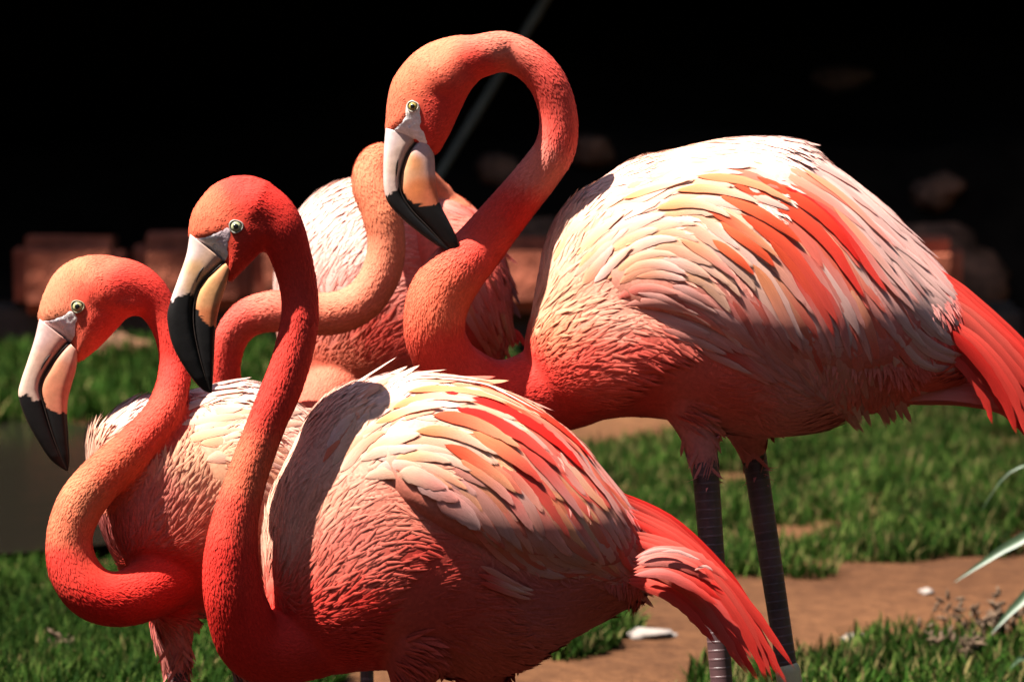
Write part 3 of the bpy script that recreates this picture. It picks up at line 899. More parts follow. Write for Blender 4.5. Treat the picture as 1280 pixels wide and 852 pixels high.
            link("tail_feather", mesh_np("tail_feather", rel(V), F, True, K, uv), M_FEATH, root)
    # ---- bill
    if "culmen" in S:
        tip = S["culmen"][-1]
        bw_ = np.array(S["bill_w"])
        cul, gap_, low = S["culmen"], S["gape"], S["lower"]
        def bill_col(px, py, upper):
            jn = np.array([(mnoise.fractal((a * .16, b * .16, 1.0), .8, 2.0, 4), mnoise.fractal((a * .16, b * .16, 7.0), .8, 2.0, 4)) for a, b in zip(px, py)])
            t = inpoly(px + 3.0 * jn[:, 0], py + 3.5 * jn[:, 1], S["black"])
            c = idw(px, py, [q[:2] for q in S["bill_up" if upper else "bill_lo"]], [np.array(q[2]) * (.60, .50, .52) for q in S["bill_up" if upper else "bill_lo"]], 8, 2.0)
            c[t] = (0.008, 0.007, 0.007)
            return c
        for nm, a, b, up in (("upper_bill", cul, gap_, True), ("lower_bill", gap_, low, False)):
            Vb, Fb = loft_bill(a, b, bw_ * (1.0 if up else 1.04), hfun, 110, 44)
            x_, y_, _ = to_px(Vb)
            part = link(nm, mesh_np(nm, rel(Vb), Fb, True, bill_col(x_, y_, up)), M_BILL, root)
            if up: upb = bvh_of(Vb, Fb); up_part = part
        g = crom(np.array(gap_, float), 40)
        g1 = g.copy(); g2 = g.copy()
        nn = np.gradient(g, axis=0); nn = np.stack([-nn[:, 1], nn[:, 0]], 1); nn /= np.linalg.norm(nn, axis=1)[:, None]
        Vb, Fb = loft_bill(g + nn * 1.2, g - nn * 1.2, bw_ * 0.88, hfun, 60, 16)
        link("mouth_line", mesh_np("mouth_line", rel(Vb), Fb), M_DARK, root)
        if "nostril" in S:
            nz = crom(np.array(S["nostril"], float), 24)
            P = [];
            for q in nz:
                h = cast([upb], *q)
                if h: P.append(h[0] - h[1] * 0.0006)
            if len(P) > 4:
                rr = 0.0016 * np.sin(np.linspace(0.25, math.pi - 0.25, len(P)))
                Vn, Fn = tube(np.array(P), rr, 10)
                link("nostril", mesh_np("nostril", rel(Vn), Fn), M_DARK, up_part)
    # ---- face and eyes
    if "face" in S:
        full = bvh_of(co, tri)
        O = np.array(S["face"], float)
        fV, fF = pad(O, O.mean(0), 0.0010, [full], 72, 16, 4.0, 0.0022, hd - 0.004)
        rr = np.array([mnoise.fractal(Vector(v * 130), 0.9, 2.0, 3) for v in fV])
        fV = fV + norm(CAM - fV) * (0.0006 * rr)[:, None]
        x_, y_, _ = to_px(fV)
        fC = idw(x_, y_, [q[:2] for q in S["face_col"]], [np.array(q[2]) * .95 for q in S["face_col"]], 6, 2.0)
        for k, VV in enumerate((fV, None)):
            if VV is None:
                x_, y_, dd = to_px(fV); VV = at(x_, y_, 2 * hd - dd)
            link("face_skin", mesh_np("face_skin", rel(VV), fF, True, fC), M_SKIN, root)
        ex, ey, er = S["eye"]
        h = cast([full], ex, ey)
        pe, ne = h[0], norm(h[1] * 0.75 + norm(CAM - h[0]) * 0.5)
        for side in (0, 1):
            if side == 1:
                x_, y_, dd = to_px(pe); pe = at(x_, y_, 2 * hd - dd)
                ne = ne - 2 * (ne @ FV) * FV
            q = Vector(ne).to_track_quat('Z', 'Y').to_matrix()
            Rm = np.array(q); R_ = er * 1e-3 * 1.02
            a = np.linspace(0, 2 * math.pi, 28, endpoint=False)
            prof = [(0.001, .62), (.3, .60), (.55, .52), (.75, .38), (.9, .2), (1.0, -.05), (.95, -.3)]
            Ve = np.array([[R_ * p * math.cos(t), R_ * p * math.sin(t), R_ * z] for p, z in prof for t in a]) @ Rm.T + pe - ne * R_ * 0.12
            rad = np.repeat([p for p, _ in prof], 28)
            Ke = np.where((rad > 0.93)[:, None], np.array([[.05, .03, .02]]), np.array([S["iris"]]) * .62)
            eye = link("eye", mesh_np("eye", rel(Ve), [grid_faces(len(prof), 28, True), np.array([list(range(28))])], True, Ke), M_BILL, root)
            eye.data.materials[0].node_tree  # shared horn gloss
            prof = [(0.001, .69), (.24, .68), (.42, .62), (.45, .52)]
            Vp = np.array([[R_ * p * math.cos(t), R_ * p * math.sin(t), R_ * z] for p, z in prof for t in a]) @ Rm.T + pe - ne * R_ * 0.12
            link("pupil", mesh_np("pupil", rel(Vp), [grid_faces(4, 28, True), np.array([list(range(28))])]), M_PUPIL, eye)
            ring = []
            for t in a:
                for s in np.linspace(0, 2 * math.pi, 10, endpoint=False):
                    rr_ = R_ * (1.08 + 0.15 * math.cos(s)) * (1 + 0.06 * math.sin(3 * t + 1)); zz = R_ * (0.05 + 0.25 * math.sin(s))
                    ring.append([rr_ * math.cos(t), rr_ * math.sin(t) * 0.92, zz])
            Vr = np.array(ring) @ Rm.T + pe
            i = np.arange(28)[:, None]; j = np.arange(10)[None]
            Fr = np.stack([i * 10 + j, ((i + 1) % 28) * 10 + j, ((i + 1) % 28) * 10 + (j + 1) % 10, i * 10 + (j + 1) % 10], -1).reshape(-1, 4)
            link("eyelid", mesh_np("eyelid", rel(Vr), Fr, True, np.tile(np.array(S["lid"]) * .62, (len(Vr), 1))), M_SKIN, eye)
    # ---- legs and feet
    for (pts, dd, r0, r1, yaw, band) in S["legs"]:
        k = np.array(pts, float)
        top = at(k[0, 0], k[0, 1], dd); ank = at(k[1, 0], k[1, 1], dd)
        g = ank + np.array([0.01, 0.035, 0]); g[2] = float(gz(g[0], g[1])) + 0.004
        A = top + (ank - top) * np.linspace(0, 1, 40)[:, None]
        Bp = ank + (g - ank) * np.linspace(0, 1, 30)[1:, None]
        P = np.concatenate([A, Bp])
        s = np.concatenate([np.linspace(0, 1, 40), 1 + np.linspace(0, 1, 30)[1:]])
        rad = np.where(s <= 1, r0 + (r1 - r0) * s, r1 * 0.82) + 0.0055 * np.exp(-((s - 1.0) / 0.05) ** 2)
        V, F, uv = leg_mesh(P, rad)
        lg = link("leg", mesh_np("leg", rel(V), F, True, None, uv), M_LEG, root)
        V, F = foot_geo(g, yaw)
        link("foot", mesh_np("foot", rel(V), F, True, None, np.zeros((len(V), 2)) + .1), M_LEG, lg)
        if band:
            c = at(band[0], band[1], dd); dr = norm(ank - top)
            Pb = c + dr * np.linspace(-.008, .008, 6)[:, None]
            V, F = tube(Pb, np.full(6, r1 + 0.0035), 24)
            link("leg_band", mesh_np("leg_band", rel(V), F), M_BAND, lg)
    return root

CREAM = (.86, .70, .48); WHITE = (.86, .76, .70); PEACH = (.82, .40, .20); ORANGE = (.74, .15, .03)
RED = (.66, .045, .025); CORAL = (.74, .15, .09); PINK = (.78, .37, .31); DUSK = (.60, .28, .25); PWHITE = (.82, .62, .58)

# --- the tall bird (right)
TALL = dict(
    seed=21, d0=6.40, centre=(905, 390), W=0.135, shear=0.12, base=(915, 1100),
    label="tallest flamingo, neck looped high over its back, legs bare against the grass",
    outline=[(655, 440), (664, 390), (672, 345), (682, 300), (706, 258), (748, 225), (788, 201), (847, 185), (896, 174), (945, 170), (994, 175), (1044, 207), (1083, 236), (1117, 265), (1157, 309), (1191, 349), (1216, 380), (1226, 430), (1206, 480), (1167, 495), (1117, 510), (1068, 520), (1024, 540), (965, 546), (900, 540), (842, 526), (783, 521), (714, 528), (670, 500)],
    neck=[(548, 100, 40, 6.30), (575, 78, 32, 6.30), (600, 70, 27.5, 6.30), (630, 65, 25.5, 6.32), (660, 77, 24, 6.32), (685, 104, 24, 6.32), (698, 145, 24, 6.325), (694, 185, 26, 6.33), (675, 215, 27, 6.34), (650, 246, 28, 6.345), (622, 280, 30, 6.345), (595, 313, 33, 6.34), (570, 340, 37, 6.32), (550, 370, 40, 6.32), (543, 400, 39, 6.32), (547, 430, 38, 6.33), (570, 466, 40, 6.35), (625, 494, 45, 6.37), (700, 480, 60, 6.38), (760, 440, 75, 6.385)],
    head=[(483, 168), (482, 150), (484, 125), (492, 97), (516, 67), (546, 50), (584, 44), (606, 60), (604, 92), (588, 114), (574, 142), (560, 172), (545, 194), (530, 190), (508, 178)],
    head_c=(535, 115), head_W=0.036, head_r=48,
    neck_col=[(540, 65, (.76, .30, .15)), (505, 100, (.76, .27, .12)), (492, 140, (.76, .26, .12)), (560, 130, (.72, .12, .065)), (535, 160, (.70, .13, .07)), (620, 50, (.78, .30, .19)), (600, 85, (.72, .12, .07)), (690, 110, (.75, .17, .10)), (700, 160, (.76, .18, .12)), (675, 200, (.80, .34, .25)), (620, 290, (.75, .15, .06)), (650, 270, (.72, .10, .05)), (550, 380, (.76, .24, .09)), (560, 440, (.74, .14, .06)), (640, 490, (.72, .12, .06))],
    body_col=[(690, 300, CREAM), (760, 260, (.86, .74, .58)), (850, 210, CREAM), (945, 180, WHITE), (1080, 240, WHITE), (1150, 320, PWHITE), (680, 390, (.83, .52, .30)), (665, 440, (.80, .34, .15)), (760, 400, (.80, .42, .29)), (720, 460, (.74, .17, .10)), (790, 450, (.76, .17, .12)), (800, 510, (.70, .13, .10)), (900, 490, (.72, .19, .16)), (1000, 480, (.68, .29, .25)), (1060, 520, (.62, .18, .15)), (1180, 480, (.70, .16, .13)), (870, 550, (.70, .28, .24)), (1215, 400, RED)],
    flow=[(690, 480, (1, -.35)), (700, 420, (.9, -.45)), (740, 330, (.7, -.7)), (690, 330, (.35, -.95)), (820, 230, (.95, -.3)), (900, 200, (1, .05)), (980, 230, (.85, .5)), (1050, 330, (.5, .87)), (1060, 450, (.15, 1)), (900, 300, (.78, .6)), (950, 380, (.4, .9)), (850, 400, (.9, .35)), (800, 480, (1, .05)), (900, 500, (1, .1)), (1100, 280, (.7, .7)), (1150, 380, (.65, .75)), (1100, 480, (.3, .95)), (1000, 540, (1, -.2)), (1180, 480, (1, 0)), (870, 555, (.1, 1)), (945, 555, (.1, 1))],
    wing=[(745, 330), (770, 260), (850, 205), (950, 190), (1050, 230), (1130, 310), (1170, 390), (1140, 450), (1080, 470), (1000, 455), (920, 430), (850, 395), (790, 385)], wing_c=(950, 330), wing_h=0.013,
    zones=[dict(poly=[(690, 330), (720, 270), (800, 215), (900, 195), (930, 250), (880, 300), (800, 350), (730, 370)], n=72, L=(45, 80), w=(11, 17), spacing=13,
                mix=0.25, pal=[(CREAM, WHITE), (WHITE, CREAM), (PEACH, CREAM), ((.84, .55, .20), CREAM), ((.84, .60, .26), CREAM), (PEACH, WHITE)]),
           dict(poly=[(850, 210), (960, 190), (1060, 250), (1090, 350), (1040, 390), (930, 340), (870, 290)], n=60, L=(85, 140), w=(13, 20), spacing=13,
                mix=0.12, pal=[(ORANGE, CORAL), (PEACH, PINK), (CREAM, PWHITE), (ORANGE, PINK), (CORAL, PINK), (PEACH, CORAL), (WHITE, PWHITE)]),
           dict(poly=[(960, 178), (1044, 208), (1117, 268), (1185, 350), (1190, 400), (1150, 430), (1090, 400), (1080, 310)], n=54, L=(80, 140), w=(11, 17), spacing=12,
                pal=[(WHITE, PWHITE), (PWHITE, PINK), (WHITE, (.70, .58, .58)), (PINK, PWHITE)]),
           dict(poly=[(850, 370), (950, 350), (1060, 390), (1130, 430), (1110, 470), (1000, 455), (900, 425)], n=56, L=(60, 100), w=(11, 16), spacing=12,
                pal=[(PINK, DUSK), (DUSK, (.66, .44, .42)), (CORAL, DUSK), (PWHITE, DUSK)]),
           dict(poly=[(760, 370), (840, 350), (910, 400), (950, 440), (900, 450), (820, 410)], n=28, L=(45, 75), w=(8, 13), spacing=13,
                pal=[(PWHITE, PINK), (PINK, WHITE), (CORAL, PINK)])],
    extra=[(945, 222, 175, 20, ORANGE, RED), (915, 232, 230, 22, ORANGE, (.74, .10, .04)), (900, 246, 120, 18, (.80, .20, .04), ORANGE), (925, 268, 190, 20, ORANGE, CORAL), (900, 278, 90, 16, (.80, .22, .05), ORANGE), (980, 235, 190, 18, RED, (.76, .12, .06)), (960, 300, 150, 18, ORANGE, CORAL), (890, 300, 70, 13, (.80, .24, .06), ORANGE), (870, 222, 130, 15, (.82, .28, .06), PEACH), (845, 240, 110, 14, (.82, .32, .08), CREAM), (875, 258, 120, 15, ORANGE, PEACH), (820, 262, 100, 14, (.82, .34, .10), CREAM), (1000, 212, 160, 15, PEACH, PINK), (1015, 250, 170, 16, CORAL, PINK), (850, 300, 90, 13, PEACH, PINK), (1040, 260, 150, 14, (.82, .36, .2), PWHITE), (940, 330, 130, 16, (.8, .33, .14), PINK), (985, 330, 130, 16, CORAL, PINK), (780, 250, 90, 13, (.84, .38, .12), CREAM), (1020, 350, 110, 15, CORAL, DUSK),
           (985, 172, 58, 13, WHITE, WHITE, -.42), (975, 175, 52, 11, WHITE, WHITE, -.25), (1085, 228, 50, 9, WHITE, (.2, .17, .17), -.15), (1100, 245, 46, 8, (.5, .45, .45), (.12, .10, .10), -.12)],
    tail=[([(1165, 335), (1216, 378), (1262, 420), (1330, 490)], 26, RED, RED, -.03), ([(1175, 365), (1225, 405), (1275, 455), (1325, 520)], 34, (.74, .09, .05), RED, -.045), ([(1180, 400), (1225, 440), (1262, 490), (1290, 560)], 34, RED, (.66, .06, .03), -.06), ([(1180, 430), (1215, 460), (1240, 495), (1252, 528)], 26, (.7, .08, .05), RED, -.05), ([(1100, 492), (1170, 485), (1235, 492), (1310, 520)], 34, (.74, .24, .2), (.76, .2, .16), -.03), ([(1120, 500), (1190, 496), (1250, 505), (1320, 535)], 24, (.7, .2, .16), CORAL, -.01), ([(1180, 380), (1235, 425), (1290, 485), (1330, 545)], 40, RED, (.64, .05, .03), .0), ([(1170, 470), (1220, 480), (1270, 510), (1310, 555)], 30, RED, RED, .02)],
    culmen=[(482, 160), (480, 185), (479, 212), (480, 236), (486, 255), (504, 275), (528, 294), (550, 309), (570, 320)],
    gape=[(526, 172), (512, 188), (504, 206), (500, 224), (502, 242), (514, 262), (534, 283), (553, 303), (571, 320)],
    lower=[(540, 176), (543, 195), (544, 215), (546, 236), (551, 256), (560, 274), (569, 292), (574, 308), (572, 320)],
    bill_w=[.020, .019, .0175, .016, .0145, .0125, .010, .007, .002],
    black=[(470, 240), (484, 245), (494, 238), (500, 232), (506, 244), (514, 252), (530, 258), (552, 254), (620, 260), (620, 340), (470, 340)],
    bill_up=[(483, 180, (.72, .66, .62)), (481, 220, (.74, .66, .58)), (500, 190, (.74, .60, .46)), (494, 215, (.76, .62, .45))],
    bill_lo=[(530, 185, (.62, .56, .55)), (541, 205, (.60, .50, .46)), (520, 205, (.74, .36, .14)), (522, 235, (.76, .27, .09)), (538, 240, (.72, .22, .10)), (508, 215, (.74, .46, .24))],
    nostril=[(498, 197), (496, 208), (495, 222)],
    face=[(508, 124), (517, 121), (527, 128), (527, 142), (530, 160), (537, 180), (532, 186), (520, 176), (506, 182), (492, 184), (481, 176), (484, 166), (496, 157), (505, 145)],
    face_col=[(516, 128, (.72, .62, .52)), (515, 160, (.66, .62, .62)), (500, 170, (.62, .58, .58)), (526, 175, (.66, .62, .62))],
    eye=(516, 133, 6.5), iris=(.42, .31, .08), lid=(.55, .47, .38),
    thighs=[([(866, 500, 48), (872, 535, 27), (880, 572, 18)], 6.36), ([(925, 505, 52), (935, 540, 27), (941, 568, 17)], 6.44)],
    legs=[([(880, 562), (906, 905)], 6.36, .0180, .0140, 0.1, None), ([(941, 558), (992, 890)], 6.44, .0165, .0135, 0.35, (986, 846))],
    cards=44000)

# --- the near bird (front, middle)
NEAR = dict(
    seed=22, d0=6.08, centre=(560, 650), W=0.125, shear=0.10, base=(565, 1190),
    label="foremost flamingo with upright red neck held close before its cream breast",
    outline=[(338, 766), (328, 711), (327, 672), (333, 633), (345, 600), (362, 564), (382, 524), (409, 495), (443, 478), (482, 467), (530, 465), (578, 471), (627, 486), (661, 501), (717, 542), (746, 577), (775, 610), (802, 645), (812, 690), (802, 742), (767, 770), (725, 793), (688, 815), (640, 840), (560, 846), (500, 838), (455, 838), (400, 842), (358, 815)],
    neck=[(318, 262, 40, 5.955), (338, 272, 34, 5.955), (352, 290, 30, 5.955), (364, 322, 26, 5.962), (374, 365, 23.5, 5.968), (374, 405, 24, 5.968), (364, 450, 25, 5.968), (350, 490, 25.5, 5.968), (333, 530, 24.5, 5.968), (311, 590, 25.5, 5.968), (295, 645, 29, 5.968), (289, 700, 35, 5.975), (295, 755, 39, 5.99), (322, 806, 45, 6.02), (385, 800, 50, 6.05), (450, 755, 70, 6.08)],
    head=[(237, 300), (236, 282), (240, 265), (252, 246), (268, 230), (292, 220), (317, 220), (340, 231), (360, 254), (370, 280), (356, 306), (333, 310), (314, 328), (298, 344), (285, 354), (282, 335), (262, 312)],
    head_c=(302, 275), head_W=0.036, head_r=46,
    neck_col=[(300, 232, (.72, .12, .05)), (262, 262, (.78, .24, .08)), (246, 285, (.78, .24, .08)), (330, 250, (.70, .09, .04)), (320, 310, (.66, .09, .05)), (355, 290, (.66, .09, .05)), (375, 380, (.68, .12, .08)), (350, 490, (.70, .12, .08)), (310, 590, (.78, .24, .10)), (292, 640, (.76, .16, .06)), (285, 700, (.74, .10, .04)), (300, 780, (.70, .07, .03)), (400, 790, (.72, .10, .05))],
    body_col=[(335, 680, CREAM), (345, 610, (.86, .64, .46)), (385, 570, (.84, .54, .40)), (400, 640, (.82, .42, .27)), (440, 560, CREAM), (480, 490, WHITE), (560, 480, CREAM), (400, 720, (.77, .22, .12)), (430, 680, (.79, .25, .16)), (430, 770, (.70, .09, .045)), (380, 770, (.74, .14, .07)), (520, 700, (.66, .12, .08)), (490, 640, (.74, .26, .16)), (560, 760, (.56, .12, .09)), (680, 760, (.52, .16, .13)), (600, 830, (.60, .16, .12)), (760, 740, (.48, .14, .12)), (700, 600, PINK), (600, 560, PEACH), (790, 670, (.66, .2, .16)), (400, 830, (.6, .06, .03))],  # deeper belly reds and pinker chest tones paint in the shade there
    flow=[(340, 680, (.15, -1)), (400, 700, (.6, -.7)), (450, 740, (.8, -.5)), (420, 560, (.5, -.85)), (480, 500, (.9, -.5)), (560, 480, (1, .1)), (640, 510, (.85, .5)), (720, 590, (.6, .8)), (600, 580, (.82, .58)), (540, 600, (.9, .45)), (680, 660, (.45, .9)), (620, 640, (.55, .83)), (770, 660, (.5, .86)), (550, 740, (1, -.1)), (700, 740, (1, -.1)), (600, 800, (.9, .4)), (480, 800, (1, -.1)), (500, 550, (.95, -.15)), (600, 845, (.2, 1)), (520, 845, (.1, 1))],
    wing=[(470, 560), (500, 510), (570, 480), (640, 500), (710, 550), (765, 620), (800, 680), (770, 715), (700, 705), (640, 695), (590, 680), (540, 655), (495, 618)], wing_c=(640, 600), wing_h=0.020,
    zones=[dict(poly=[(410, 510), (480, 470), (560, 470), (600, 500), (560, 560), (500, 590), (450, 600), (400, 580)], n=64, L=(40, 75), w=(11, 17), spacing=12,
                mix=0.25, pal=[(CREAM, WHITE), (WHITE, CREAM), (PEACH, CREAM), ((.84, .52, .20), CREAM), (CREAM, PEACH), (ORANGE, PEACH)]),
           dict(poly=[(540, 470), (630, 488), (700, 535), (740, 590), (700, 620), (620, 570), (560, 530)], n=52, L=(80, 130), w=(14, 20), spacing=13,
                mix=0.12, pal=[(ORANGE, CORAL), (PEACH, PINK), (CREAM, PEACH), (ORANGE, PEACH), (CORAL, PINK), (RED, CORAL), (PEACH, CORAL)]),
           dict(poly=[(500, 570), (590, 560), (680, 610), (760, 650), (780, 690), (720, 690), (640, 675), (560, 640)], n=52, L=(55, 90), w=(13, 20), spacing=12, point=0.7,
                pal=[(PINK, DUSK), (CORAL, PINK), (PEACH, CORAL), (DUSK, (.66, .44, .42)), (PWHITE, PINK)]),
           dict(poly=[(680, 510), (735, 560), (790, 625), (800, 660), (760, 640), (720, 590)], n=26, L=(70, 110), w=(12, 17), spacing=11,
                pal=[(PINK, DUSK), (PWHITE, PINK), (PINK, PWHITE)])],
    extra=[(555, 492, 210, 24, RED, RED), (570, 512, 150, 20, RED, CORAL), (590, 480, 190, 20, ORANGE, RED), (540, 520, 120, 20, ORANGE, PEACH), (590, 540, 110, 20, (.8, .3, .12), CORAL), (510, 492, 130, 15, (.82, .30, .07), PEACH), (490, 512, 110, 15, (.82, .32, .08), CREAM), (555, 556, 110, 17, ORANGE, PEACH), (520, 540, 100, 16, (.82, .28, .07), CREAM), (620, 500, 160, 16, ORANGE, PINK), (645, 515, 160, 15, PEACH, PINK), (610, 596, 90, 18, CORAL, PINK), (470, 530, 90, 14, (.84, .38, .12), CREAM), (650, 560, 120, 16, CORAL, DUSK), (575, 575, 90, 16, (.8, .33, .15), PINK),
           (470, 474, 85, 6, WHITE, WHITE, -.12), (440, 484, 95, 6, WHITE, WHITE, -.10), (490, 470, 80, 5, WHITE, WHITE, -.10), (520, 472, 100, 6, WHITE, WHITE, 0), (425, 496, 90, 7, WHITE, WHITE, -.06), (590, 480, 100, 6, WHITE, WHITE, 0), (540, 474, 100, 6, WHITE, WHITE, .02), (520, 600, 60, 26, PWHITE, PINK), (545, 620, 70, 30, PINK, PWHITE), (500, 590, 62, 24, CREAM, PINK),
           (598, 726, 70, 9, CORAL, PINK), (602, 719, 70, 9, (.78, .34, .28), PINK), (606, 712, 66, 9, CORAL, PWHITE), (600, 706, 60, 8, (.78, .3, .22), PINK), (596, 716, 66, 8, CORAL, PWHITE)],  # flank feather tuft, coloured paler to paint in a spot of sun
    tail=[([(775, 618), (840, 655), (900, 715), (948, 785), (990, 850)], 22, RED, RED, -.02), ([(785, 640), (850, 680), (905, 735), (955, 800), (992, 856)], 30, (.76, .08, .04), RED, -.035), ([(790, 668), (850, 695), (900, 745), (935, 800), (960, 856)], 34, (.76, .12, .07), RED, -.05), ([(790, 700), (845, 718), (890, 760), (925, 810), (952, 850)], 34, (.76, .16, .1), RED, -.065), ([(785, 722), (835, 735), (875, 765), (905, 800)], 28, CORAL, (.72, .1, .06), -.07), ([(795, 700), (830, 694), (868, 704), (905, 735)], 30, (.78, .26, .2), (.74, .11, .07), -.085), ([(792, 715), (832, 712), (872, 730), (915, 760)], 26, (.76, .2, .14), RED, -.09), ([(780, 640), (830, 665), (880, 715), (930, 790)], 34, RED, RED, .0), ([(800, 694), (818, 688), (836, 687), (850, 692)], 6, PWHITE, PINK, -.095), ([(826, 690), (846, 690), (862, 697), (880, 706)], 5, (.8, .5, .45), PWHITE, -.097), ([(868, 712), (882, 706), (896, 712)], 4, PINK, PWHITE, -.095)],
    culmen=[(237, 292), (233, 318), (222, 350), (213, 376), (209, 398), (216, 432), (235, 466), (252, 486), (263, 491)],
    gape=[(281, 327), (268, 338), (253, 352), (245, 368), (242, 386), (243, 412), (250, 446), (258, 474), (264, 491)],
    lower=[(288, 338), (283, 356), (276, 378), (271, 400), (269, 420), (268, 440), (267, 460), (266, 478), (265, 491)],
    bill_w=[.021, .020, .0185, .017, .0155, .0135, .011, .0075, .002],
    black=[(190, 380), (212, 377), (222, 372), (231, 368), (238, 366), (243, 376), (247, 386), (252, 398), (262, 408), (285, 410), (300, 520), (190, 520)],
    bill_up=[(238, 315, (.70, .62, .55)), (222, 350, (.74, .66, .55)), (215, 372, (.72, .64, .58)), (245, 335, (.74, .48, .22)), (240, 355, (.74, .50, .26)), (265, 330, (.70, .50, .34))],
    bill_lo=[(280, 345, (.70, .36, .16)), (262, 360, (.74, .44, .18)), (255, 375, (.74, .42, .18)), (268, 395, (.70, .22, .08)), (258, 395, (.72, .26, .10))],
    nostril=[(256, 332), (249, 342), (245, 354)],
    face=[(237, 298), (250, 296), (266, 291), (280, 284), (288, 282), (292, 292), (287, 305), (287, 322), (282, 331), (268, 330), (256, 322), (246, 312), (238, 310)],
    face_col=[(245, 303, (.66, .60, .62)), (265, 308, (.72, .70, .70)), (280, 298, (.56, .40, .42)), (280, 320, (.60, .54, .52))],
    eye=(295, 283, 7.5), iris=(.46, .46, .26), lid=(.36, .32, .27),
    thighs=[([(520, 800, 50), (515, 845, 30), (512, 885, 17)], 6.04), ([(605, 805, 56), (600, 845, 34), (598, 890, 17)], 6.12)],
    legs=[([(512, 875), (518, 985)], 6.04, .016, .0135, -0.3, None), ([(598, 878), (606, 985)], 6.12, .016, .0135, 0.0, None)],
    cards=44000)

